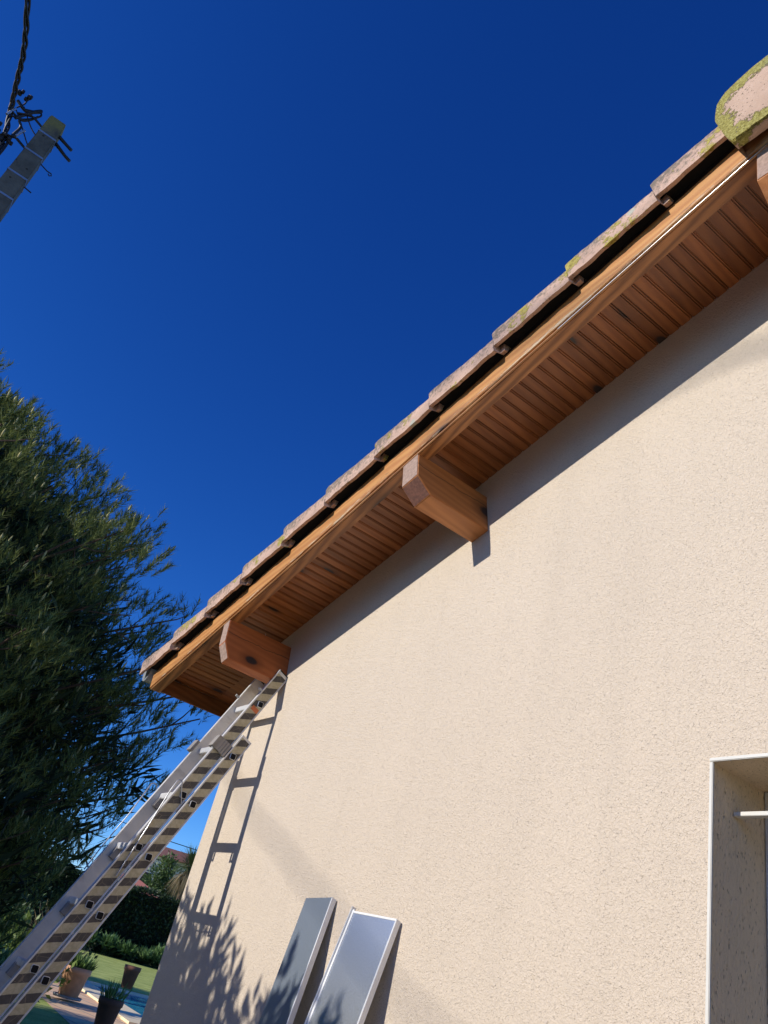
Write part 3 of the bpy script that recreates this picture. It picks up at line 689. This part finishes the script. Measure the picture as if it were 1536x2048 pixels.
bit([pp_(-3.10, 7.50), pp_(-2.96, 7.34), pp_(-2.86, 7.22), pp_(-2.82, 7.20)], .006, 'stay_hook', M_IRON)
bit([pp_(-3.06, 7.58), pp_(-2.92, 7.42), pp_(-2.84, 7.36)], .006, 'stay_hook', M_IRON)
for (y, z) in ((-3.15, 7.70), (-3.075, 7.70), (-3.10, 7.14), (-3.03, 7.16), (-3.14, 7.24), (-2.98, 7.12), (-3.06, 7.10)):
    c_ = MB()
    for _ in range(5):
        ox, oy, oz = [random.uniform(-.02, .02) for _ in range(3)]; c_.box(-2.3 + ox - .014, -2.3 + ox + .014, y + oy - .013, y + oy + .013, z + oz - .018, z + oz + .018)
    c_.build('connector', M_IRON, cabl, .004, seg=1)
MB().tube([pp_(-2.94, 7.34), pp_(-2.97, 7.22)], .012, 8).build('metal_sleeve', M_BAND, cabl)
MB().tube([pp_(-3.10, 7.50), pp_(-3.13, 7.38)], .012, 8).build('metal_sleeve', M_BAND, cabl)
# thin wire far off, behind the ladder; slack cables behind the camera that brush the wall with faint shadows
tag(MB().tube([(-60, -10, 9.9), (-60, 12, 8.85), (-60, 22, 8.25), (-60, 40, 8.4)], .03, 6).build('telephone_wire', M_CABLE), 'thin telephone wire crossing the sky gap beside the wall corner', 'cable')
def back(x, z, d): return Vector((x, 0, z)) - SUN / SUN.y * d
sh1 = [back(-1.2, 3.0, 14), back(.294, 2.10, 14), back(.85, 1.865, 14), back(1.265, 1.69, 14), back(2.6, 1.25, 14), back(6, .95, 14)]
tag(MB().tube(curve(sh1, 8), .011, 8).build('service_cable', M_CABLE), 'slack service cable behind the viewer, its faint shadow slanting down the lower wall', 'cable')
sh2 = [back(1.6, 3.36, 12), back(2.83, 3.38, 12), back(2.955, 3.372, 12), back(3.067, 3.35, 12), back(4.2, 3.0, 12), back(9, 2.4, 12)]
tag(MB().tube(curve(sh2, 8), .016, 8).build('service_cable', M_CABLE), 'slack service cable behind the viewer, its faint shadow just under the eaves', 'cable')

# ------------------------------------------------------------------ plants
def quads(cen, dirs, nor, L, W, bend=0.0):
    """leaf = kite of 4 verts per centre"""
    L = np.asarray(L)[:, None]; W = np.asarray(W)[:, None]
    side = np.cross(dirs, nor); side /= np.linalg.norm(side, axis=1, keepdims=True) + 1e-9
    a = cen; b_ = cen + dirs * L * .45 + side * W * .5; c = cen + dirs * L - nor * L * bend; d = cen + dirs * L * .45 - side * W * .5
    co = np.stack([a, b_, c, d], 1).reshape(-1, 3); n = len(cen)
    return co, (np.arange(n)[:, None] * 4 + np.arange(4)[None, :])
def unit(n): 
    v_ = rng.normal(size=(n, 3)); return v_ / np.linalg.norm(v_, axis=1, keepdims=True)
def leaf_cloud(name, blobs, n, L, W, mat, parent=None, shell=.35, up=.3):
    """blobs: list of (cx,cy,cz,rx,ry,rz)"""
    B_ = np.array(blobs); vol = B_[:, 3] * B_[:, 4] * B_[:, 5]; idx = rng.choice(len(B_), n, p=vol ** .7 / (vol ** .7).sum())
    u = unit(n); r = 1 - shell * rng.random(n) ** 1.5; lump = 1 + .16 * np.sin(u[:, 0] * 7 + idx) * np.sin(u[:, 2] * 6 + idx * 2)
    cen = B_[idx, :3] + u * (r * lump)[:, None] * B_[idx, 3:6]
    d = u + unit(n) * .8 + np.array([0, 0, up]); d /= np.linalg.norm(d, axis=1, keepdims=True)
    nr = np.cross(d, unit(n)); nr /= np.linalg.norm(nr, axis=1, keepdims=True)
    s_ = rng.uniform(.6, 1.25, n); co, fa_ = quads(cen, d, nr, L * s_, W * s_, .15)
    return from_arrays(name, co, fa_, mat, parent)
def stem(parent, pts, r, name='trunk', mat=None): return MB().tube(curve(pts, 5), r if not isinstance(r, tuple) else list(np.linspace(r[0], r[1], (len(pts) - 1) * 5 + 1)), 8).build(name, mat or M_BARK, parent)

# pine
def pine(loc, seed=3):
    rs = np.random.default_rng(seed)
    root = tag(empty('pine_tree', loc), 'big dark pine with pale upright shoots left of the roof corner', 'pine tree')
    TR = [(0, 0, 0), (.12, .05, 2), (-.05, .1, 4), (.1, 0, 6), (0, .05, 7.1)]; stem(root, TR, (.24, .05))
    zs = np.array([.4, 1.2, 2.5, 4.0, 5.0, 5.5, 6.05, 6.5, 6.9, 7.3, 7.9]); rsx = np.array([3.6, 4.3, 5.1, 5.3, 5.05, 4.75, 4.3, 3.85, 3.3, 2.3, .6])
    shoots_p, shoots_d, shoots_l = [], [], []; limbs = MB()
    nb_ = 620
    for i in range(nb_):
        zt = .5 + 7.35 * ((i + rs.random() * .8) / nb_) ** 1.22; az = i * 2.39996 + rs.uniform(-.3, .3); Rm = np.interp(zt, zs, rsx) * rs.uniform(.82, 1.0) * (1 + .07 * math.sin(az * 5 + zt * 2.1) + .05 * math.sin(az * 3 - zt * 3.3)); hi_ = min(1, max(0, (zt - 5.0) / 2)); Rm *= 1 + hi_ * (.05 * max(0, math.sin(az)) - .30 * max(0, math.cos(az)))
        if rs.random() < .22: Rm *= rs.uniform(.55, .8)
        z0_ = max(.5, zt - Rm * rs.uniform(.22, .5)); z0_ = min(z0_, 6.9)
        tip = np.array([math.cos(az) * Rm, math.sin(az) * Rm, zt])
        base = np.array([0, 0, z0_]); ctrl = (base + tip) / 2 + np.array([0, 0, -.12 * Rm])
        T_ = np.linspace(0, 1, 9); pts = [(1 - t_) ** 2 * base + 2 * t_ * (1 - t_) * ctrl + t_ * t_ * tip for t_ in T_]
        limbs.tube(pts, list(np.linspace(.050, .010, 9)), 5, False)
        # side twigs carrying shoots
        ntw = int(4 + Rm * 2.3)
        for q in range(ntw):
            t_ = .30 + .70 * (q + rs.random()) / ntw; p = (1 - t_) ** 2 * base + 2 * t_ * (1 - t_) * ctrl + t_ * t_ * tip
            od = tip - base; od[2] *= .4; od /= np.linalg.norm(od) + 1e-6; sd = np.cross(od, [0, 0, 1]) * rs.choice([-1, 1])
            tl = rs.uniform(.30, .95) * (1.15 - .5 * t_); td = od * .5 + sd * rs.uniform(.2, 1.2) + np.array([0, 0, rs.uniform(-.25, .85)]); td /= np.linalg.norm(td)
            e = p + td * tl
            if q % 2 == 0: limbs.tube([p, p + td * tl * .6 + np.array([0, 0, -.02]), e], [.012, .009, .006], 4, False)
            for k_ in range(rs.integers(7, 12)):
                an_ = rs.random() * 6.283; rr_c = .24 * math.sqrt(rs.random()); pp2 = e + np.array([math.cos(an_) * rr_c, math.sin(an_) * rr_c, rs.uniform(-.10, .08) - rr_c * .35])
                dd = td * .22 + od * .12 + np.array([math.cos(an_) * rr_c * 2.4, math.sin(an_) * rr_c * 2.4, rs.uniform(.75, 1.2)]) + rs.normal(size=3) * .16; dd /= np.linalg.norm(dd)
                shoots_p.append(pp2); shoots_d.append(dd); shoots_l.append(rs.uniform(.14, .30))
        shoots_p.append(tip - [0, 0, .1]); shoots_d.append(np.array([math.cos(az) * .5, math.sin(az) * .5, .85])); shoots_l.append(.38)
    limbs.build('branches', M_BARK, root)
    P = np.array(shoots_p); D = np.array(shoots_d); D /= np.linalg.norm(D, axis=1, keepdims=True); Ls = np.array(shoots_l); ns_ = len(P)
    NN = 30
    t_ = rs.random((ns_, NN)) ** .8; c0 = P[:, None, :] + D[:, None, :] * (t_ * Ls[:, None])[:, :, None]
    rd = rs.normal(size=(ns_, NN, 3)); rd -= (rd * D[:, None, :]).sum(2, keepdims=True) * D[:, None, :]; rd /= np.linalg.norm(rd, axis=2, keepdims=True)
    nd = D[:, None, :] * rs.uniform(.35, 1.0, (ns_, NN, 1)) + rd * rs.uniform(.5, 1.1, (ns_, NN, 1)) + np.array([0, 0, .2]); nd /= np.linalg.norm(nd, axis=2, keepdims=True)
    nl = rs.uniform(.085, .145, (ns_, NN, 1)); sdv = np.cross(nd, rd); sdv /= np.linalg.norm(sdv, axis=2, keepdims=True) + 1e-9
    wv = .0058
    a = c0 - sdv * wv; b_ = c0 + sdv * wv; c = c0 + nd * nl - D[:, None, :] * .0
    co = np.stack([a, b_, c], 2).reshape(-1, 3); fa_ = np.arange(len(co)).reshape(-1, 3)
    from_arrays('needles', co, fa_, M_NEEDLE, root)
    # inner foliage: coarser sprays hugging the limbs, coloured dark for the crown's inner shade
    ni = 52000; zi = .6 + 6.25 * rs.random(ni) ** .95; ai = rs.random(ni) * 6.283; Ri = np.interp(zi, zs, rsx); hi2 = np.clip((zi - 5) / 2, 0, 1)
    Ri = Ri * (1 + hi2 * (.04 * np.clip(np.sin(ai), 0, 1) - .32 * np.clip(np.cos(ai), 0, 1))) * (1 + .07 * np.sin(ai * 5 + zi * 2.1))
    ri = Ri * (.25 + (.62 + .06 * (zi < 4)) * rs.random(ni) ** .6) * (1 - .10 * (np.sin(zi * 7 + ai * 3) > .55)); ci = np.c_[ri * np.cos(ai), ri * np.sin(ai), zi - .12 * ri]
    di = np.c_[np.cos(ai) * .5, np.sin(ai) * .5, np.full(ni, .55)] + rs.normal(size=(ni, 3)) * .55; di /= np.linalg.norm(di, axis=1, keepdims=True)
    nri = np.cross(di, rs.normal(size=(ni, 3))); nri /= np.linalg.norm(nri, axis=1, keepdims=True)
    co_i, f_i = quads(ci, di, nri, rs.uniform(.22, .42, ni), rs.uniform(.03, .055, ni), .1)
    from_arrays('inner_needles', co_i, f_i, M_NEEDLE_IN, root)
    # pale candles on some outer upright shoots
    cn = MB(); cand = [i for i in range(ns_) if D[i, 2] > .72 and rs.random() < .16]
    for i in cand:
        tp = P[i] + D[i] * Ls[i]; up_ = D[i] * .6 + np.array([0, 0, .5]); up_ /= np.linalg.norm(up_); ln = rs.uniform(.05, .11)
        cn.tube([tp - up_ * .03, tp + up_ * ln * .5, tp + up_ * ln], [.010, .013, .003], 5, False)
    cn.build('candles', M_CANDLE, root)
    cone = None
    for q in range(60):
        i = int(rs.integers(0, ns_)); p = P[i] - np.array([0, 0, .05])
        if cone is None:
            cm = MB(); cm.lathe([(.001, -.05), (.022, -.04), (.032, -.01), (.028, .02), (.012, .045), (.001, .055)], k=10); cone = cm.build('pine_cone', M_CONE, root); o = cone
        else:
            o = cone.copy(); col.objects.link(o); o.parent = root
        o.location = p; o.rotation_euler = (rs.uniform(1.5, 3.6), rs.uniform(-.6, .6), 0)
    return root
pine((-8.85, -3.04, 0))

bh = tag(empty('sky_screen_hedge', (4, -14.5, 0)), 'long evergreen hedge added unseen behind the viewer, screening low sky from the gable', 'hedge')  # added out of view to cut skylight on the shaded wall
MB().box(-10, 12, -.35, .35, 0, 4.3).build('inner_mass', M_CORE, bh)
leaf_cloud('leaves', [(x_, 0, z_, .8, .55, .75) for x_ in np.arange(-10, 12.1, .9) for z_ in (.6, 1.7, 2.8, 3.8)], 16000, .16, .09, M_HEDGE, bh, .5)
# off-frame laurel that dapples the foot of the wall
lau = tag(empty('laurel_shrub', (.52, -2.6, 0)), 'leafy laurel shrub beside the viewer, throwing dappled shade on the wall foot', 'shrub')
lb = []
for (x, zt) in ((-.65, 2.36), (-.42, 2.33), (-.2, 2.31), (.02, 2.28), (.24, 2.28), (.45, 2.10), (.66, 2.06), (.9, 2.20), (1.1, 2.06), (1.32, 2.10), (1.5, 1.95)):
    zt += .20
    lb.append((x - .6, rng.uniform(-.15, .1), zt - .20, .17, .26, .36)); lb.append((x - .6, rng.uniform(-.1, .1), zt - .62, .26, .34, .42)); lb.append((x - .6, 0, zt - 1.35, .3, .38, .6)); lb.append((x - .55, .1, zt - .85, .30, .3, .36))
leaf_cloud('foliage', lb, 38000, .10, .040, M_LAUREL, lau, 1.0, .5)
for x in (-1.0, -.6, -.2, .2, .6): stem(lau, [(x * .5, 0, 0), (x * .8, .05, 1.0), (x, 0, 1.9)], (.022, .006), 'stem')

# ------------------------------------------------------------------ garden ground
tag(from_arrays('lawn', [(-400, -300, 0), (300, -300, 0), (300, 400, 0), (-400, 400, 0)], [(0, 1, 2, 3)], M_LAWN), kind='structure')
tag(from_arrays('bounce_gravel', [(-2.5, -13, .004), (12, -13, .004), (12, 9, .004), (-2.5, 9, .004)], [(0, 1, 2, 3)], M_GRAVEL), kind='structure')  # unseen pale ground, added and widened to bounce warm sunlight upwards
PA = Vector((7.4, -1.1, 0)).normalized(); PB = Vector((-PA.y, PA.x, 0)); P0 = Vector((-22.9, 7.5, 0))
def pq(a, b_, z): q = P0 + PA * a + PB * b_; return (q.x, q.y, z)
tag(from_arrays('terrace', [pq(-6, -2.6, .004), pq(14, -2.2, .004), pq(14, 9, .004), pq(11, 9, .004), pq(11, -.0, .004), pq(-6, -.0, .004)], [(0, 1, 4, 5), (1, 2, 3, 4)], M_PAVE), kind='structure')
cp = MB()
def slab(a0, a1, b0, b1, z0_, z1_): cp.add([pq(a0, b0, z0_), pq(a1, b0, z0_), pq(a1, b1, z0_), pq(a0, b1, z0_), pq(a0, b0, z1_), pq(a1, b0, z1_), pq(a1, b1, z1_), pq(a0, b1, z1_)], [(4, 5, 6, 7), (0, 1, 5, 4), (1, 2, 6, 5), (2, 3, 7, 6), (3, 0, 4, 7)])
slab(-.55, 9.6, -.75, 0, .0, .05); slab(-.55, 0, 0, 4.6, 0, .05); slab(9, 9.6, 0, 4.6, 0, .05); slab(0, 9, 4.0, 4.6, 0, .05)
tag(cp.build('pool_coping', M_COPE), kind='structure')
tag(from_arrays('pool_water', [pq(0, 0, .018), pq(9, 0, .018), pq(9, 4, .018), pq(0, 4, .018)], [(0, 1, 2, 3)], M_WATER), kind='structure')

def pot(loc, r, h, mat, label, plant, seed, rz=0):
    root = tag(empty('flower_pot', loc, rz), label, 'flower pot', 'terracotta pots round the pool')
    p = MB().lathe([(r * .62, 0), (r * .66, .01), (r * .90, h * .78), (r * .98, h * .80), (r * 1.0, h), (r * .93, h), (r * .90, h * .9)], k=28); po = p.build('pot', mat, root)
    MB().lathe([(r * .9, h * .9), (.001, h * .92)], k=28).build('soil', M_SOIL, root)
    if plant == 'none': return root
    if plant == 'saucer' or plant == 'tuft': MB().lathe([(r * .5, .0), (r * .95, .0), (r * 1.0, .05), (r * .94, .05), (r * .9, .012)], k=28).build('saucer', plain('grey_saucer', (.25, .27, .28), .7), root)
    n = 260 if plant == 'tuft' else 50; L0 = .30 if plant == 'tuft' else .32
    a = rng.random(n) * 6.283; rr = np.sqrt(rng.random(n)) * r * .88; cen = np.c_[rr * np.cos(a), rr * np.sin(a), np.full(n, h * .9)]
    d = np.c_[np.cos(a) * .55 * rr / r, np.sin(a) * .55 * rr / r, np.ones(n)] + rng.normal(size=(n, 3)) * .18; d /= np.linalg.norm(d, axis=1, keepdims=True)
    nr = np.cross(d, unit(n)); nr /= np.linalg.norm(nr, axis=1, keepdims=True)
    co_, f_ = quads(cen, d, nr, L0 * rng.uniform(.6, 1.2, n), np.full(n, .030), .1); from_arrays('plant', co_, f_, M_GRASSB, root)
    return root
pot((-15.55, 4.66, .05), .31, .58, M_POT, 'sunlit terracotta pot full of grassy leaves, standing on a saucer', 'tuft', 1)
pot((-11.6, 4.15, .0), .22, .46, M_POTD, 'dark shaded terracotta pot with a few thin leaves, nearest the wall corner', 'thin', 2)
pot((-24.2, 9.15, .05), .27, .62, M_POTD, 'empty brown terracotta pot on the far edge of the pool', 'none', 3)

# hedge, border plants
hd = Vector((.06, 1, 0)).normalized(); hc = Vector((-58.0, 21.0, 0)); hn = Vector((-hd.y, hd.x, 0))
hroot = tag(empty('hedge'), 'tall dark clipped hedge behind the lawn', 'hedge')
def hp(a, b_, z): q = hc + hd * a + hn * b_; return (q.x, q.y, z)
HH = 4.5
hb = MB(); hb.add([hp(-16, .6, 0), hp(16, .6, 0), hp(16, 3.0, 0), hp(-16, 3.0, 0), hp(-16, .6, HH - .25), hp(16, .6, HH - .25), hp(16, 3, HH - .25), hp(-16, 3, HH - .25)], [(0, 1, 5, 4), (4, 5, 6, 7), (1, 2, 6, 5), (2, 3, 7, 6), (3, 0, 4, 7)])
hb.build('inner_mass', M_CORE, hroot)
n = 26000; a = rng.uniform(-16, 16, n); face = rng.random(n) < .72
zz = np.where(face, rng.uniform(0, HH, n), HH - .2 + .25 * rng.random(n) + .12 * np.sin(a * 1.7)); bb_ = np.where(face, rng.uniform(.25, .7, n) + .12 * np.sin(a * 2.1 + zz * 1.5), rng.uniform(.3, 3.2, n))
cen = np.array(hc)[None, :] + a[:, None] * np.array(hd) + bb_[:, None] * np.array(hn); cen[:, 2] = zz
d = unit(n) + np.where(face[:, None], -np.array(hn) * .7, np.array([0, 0, .9])); d /= np.linalg.norm(d, axis=1, keepdims=True); nr = np.cross(d, unit(n)); nr /= np.linalg.norm(nr, axis=1, keepdims=True)
co_, f_ = quads(cen, d, nr, rng.uniform(.18, .32, n), rng.uniform(.10, .17, n)); from_arrays('leaves', co_, f_, M_HEDGE, hroot)
for i, a_ in enumerate(np.linspace(-9, 13, 16)):
    q = hc + hd * (a_ + rng.uniform(-.4, .4)) + hn * rng.uniform(-1.6, -.5); ht = rng.uniform(.9, 1.5)
    br = tag(empty('border_plant', (q.x, q.y, 0)), 'leafy bright green plant in the border along the foot of the hedge', 'plant', 'border plants under the hedge')
    leaf_cloud('foliage', [(rng.uniform(-.5, .5), rng.uniform(-.6, .6), ht * rng.uniform(.45, .8), rng.uniform(.25, .5), rng.uniform(.3, .55), ht * rng.uniform(.2, .4)) for _q in range(4)], 360, .40, .13, M_BORDER, br, 1.0, 1.2)
    leaf_cloud('lower_leaves', [(0, 0, ht * .25, .6, .6, ht * .28)], 120, .3, .12, M_HEDGE, br, .9, .3)

def tree(loc, name, label, cat, blobs, n, L, W, mat, th=2.0, r=.2, group=None):
    root = tag(empty(name, loc), label, cat, group); stem(root, [(0, 0, 0), (.1, .05, th * .5), (0, 0, th)], (r, r * .6)); 
    for b_ in blobs[:6]: stem(root, [(0, 0, th * .8), (b_[0] * .5, b_[1] * .5, (th + b_[2]) / 2), (b_[0] * .9, b_[1] * .9, b_[2])], (r * .5, r * .15), 'branch')
    leaf_cloud('foliage', blobs, n, L, W, mat, root, 1.0, .2); return root
def azp(az, dist): a_ = R(az); return (CAM.x + math.sin(a_) * dist, CAM.y + math.cos(a_) * dist)
# green bush, palm, house and shed beyond the hedge
x, y = azp(-69.1, 80); tree((x, y, 0), 'tall_bush', 'rounded fresh green bush rising behind the hedge in front of the white house', 'bush',
    [(0, 0, 6.4, 1.2, 1.2, 1.7), (.2, -.8, 5.0, 1.4, 1.4, 1.8), (.1, .9, 4.8, 1.4, 1.4, 1.7), (0, -.1, 7.6, .6, .6, .9), (-.6, 0, 4.0, 1.7, 1.8, 2)], 6200, .30, .16, M_BUSH, 3, .15)
px, py = azp(-67.75, 74); palm = tag(empty('palm_tree', (px, py, 0)), 'spiky palm with hanging dry fronds beside the wall corner', 'palm tree'); stem(palm, [(0, 0, 0), (.05, 0, 3), (0, 0, 7.4)], (.24, .2))
def fan(n, L, el0, el1, w_, seed, droop):
    a = rng.random(n) * 6.283; e = rng.uniform(el0, el1, n); d = np.c_[np.cos(a) * np.cos(e), np.sin(a) * np.cos(e), np.sin(e)]; cen = np.tile([0, 0, 7.4], (n, 1)) + d * .1
    nr = np.cross(d, np.cross(np.tile([0, 0, 1.], (n, 1)), d)); nr = np.c_[-np.sin(e) * np.cos(a), -np.sin(e) * np.sin(a), np.cos(e)]
    return quads(cen, d, nr, L * rng.uniform(.8, 1.1, n), np.full(n, w_), droop)
co_, f_ = fan(420, 1.75, -.4, 1.5, .055, 1, .22); from_arrays('green_fronds', co_, f_, M_PALM, palm)
co_, f_ = fan(300, 2.3, -1.45, -.55, .06, 2, .25); o_ = from_arrays('dry_fronds', co_, f_, M_DRY, palm); o_.location.z = -.3
def wallm():
    m = NM('white_painted_brick', .9); v = m.map(); br = m.n('ShaderNodeTexBrick'); vv_ = m.comb(m.math('ADD', m.sep(v)[1], m.math('MULTIPLY', m.sep(v)[0], .4)), m.sep(v)[2], 0.0); m.l(vv_, br.inputs['Vector'])
    br.inputs['Scale'].default_value = 1; br.inputs['Brick Width'].default_value = 1.5; br.inputs['Row Height'].default_value = .42; br.inputs['Mortar Size'].default_value = .06
    br.inputs['Color1'].default_value = (.66, .63, .56, 1); br.inputs['Color2'].default_value = (.56, .53, .46, 1); br.inputs['Mortar'].default_value = (.20, .18, .15, 1); m.color(br.outputs['Color']); return m.m
M_WB = wallm(); M_RRED = plain('brown_red_roof', (.24, .10, .07), .9, 0, .2, 3)
hx, hy = azp(-68.8, 98); nh = tag(empty('neighbour_house', (hx, hy, 0), R(-16)), 'distant white brick house with a low brown-red roof behind the hedge', 'house')
MB().box(-4, 4, -6, 11, 0, 9.15).build('wall', M_WB, nh)
MB().prism([(-4.6, 9.16), (4.6, 9.16), (4.5, 9.3), (0, 10.55), (-4.5, 9.3)], -6.5, 11.6, lambda a_, b_, e: (a_, e, b_)).build('roof', M_RRED, nh)
for yy in (-3, 1, 4, 8):
    wf = MB().box(4.004, 4.06, yy - .9, yy + .9, 5.4, 7.4).build('window', M_IRON, nh)
sx_, sy_ = azp(-70.5, 71); shd = tag(empty('garden_shed', (sx_, sy_, 0), R(20)), 'low shed with rusty red corrugated roof peeping over the hedge', 'shed')
MB().box(-2.0, 2.0, -1.2, 1.2, 0, 4.1).build('wall', plain('shed_boards', (.3, .2, .15), .9), shd)
cr2 = []; 
for i in range(41):
    for sgn, (xx, zz_) in enumerate(((2.2, 4.3), (-2.2, 5.5))): cr2.append((xx, -1.5 + i * .075, zz_ + .05 * math.cos(i * math.pi / 2)))
from_arrays('corrugated_roof', cr2, [(2 * i, 2 * i + 1, 2 * i + 3, 2 * i + 2) for i in range(40)], plain('rusty_sheet', (.36, .13, .10), .7), shd)
# trees behind the pine; the nearer one shades the near lawn
def crown(n, R0, z0_, hz, seed):
    r_ = np.random.default_rng(seed); return [(r_.uniform(-R0, R0), r_.uniform(-R0, R0), z0_ + r_.uniform(-hz, hz), r_.uniform(1.0, 1.7), r_.uniform(1.0, 1.7), r_.uniform(.7, 1.2)) for _ in range(n)]
tree((-27, -5.5, 0), 'oak_tree', 'broad olive-brown tree glimpsed through gaps low in the pine', 'tree', crown(22, 3.4, 5.2, 2.0, 5), 9000, .26, .16, M_OAK, 3.2, .3)
tree((-56, -3.0, 0), 'oak_tree', 'paler tree standing behind the olive-brown one', 'tree', crown(20, 3.6, 3.6, 1.6, 8), 7000, .28, .17, M_OAK, 2.4, .3)
x, y = azp(-77.6, 24); st = tag(empty('ivy_trunk', (x, y, 0)), 'pale rough leaning trunk low behind the left side of the ladder', 'tree trunk'); stem(st, [(0, 0, 0), (.1, -.1, 1.2), (-.1, -.35, 2.6), (-.3, -.8, 4.0)], (.2, .12)); leaf_cloud('ivy', [(-.1, -.3, 2.6, .45, .45, 1.4)], 500, .14, .1, M_HEDGE, st, .6)
for i, (az_, ds, r0, h_, mt, lb_) in enumerate(((-75.9, 20, .75, 1.25, M_YGREEN, 'yellow-green bush lit by the sun left of the ladder'), (-77.0, 17, .55, .85, M_BORDER, 'low fresh green clump at the left edge behind the ladder'), (-74.4, 26, .5, 1.5, M_DRY, 'tuft of tall dry straw-coloured grass behind the ladder'), (-73.9, 30, .9, 1.2, M_LAUREL, 'dark green bush between the ladder and the lawn'), (-78.5, 27, 1.6, 3.0, M_LAUREL, 'dark shrub filling the ground under the pine'))):
    x, y = azp(az_, ds); g_ = tag(empty('garden_bush', (x, y, 0)), lb_, 'bush'); leaf_cloud('foliage', [(0, 0, h_ * .5, r0, r0, h_ * .5), (.2, .3, h_ * .35, r0, r0 * 1.2, h_ * .35)], int(900 * max(1, r0)), .16 if i != 2 else .5, .07 if i != 2 else .03, mt, g_, 1.0, .8)
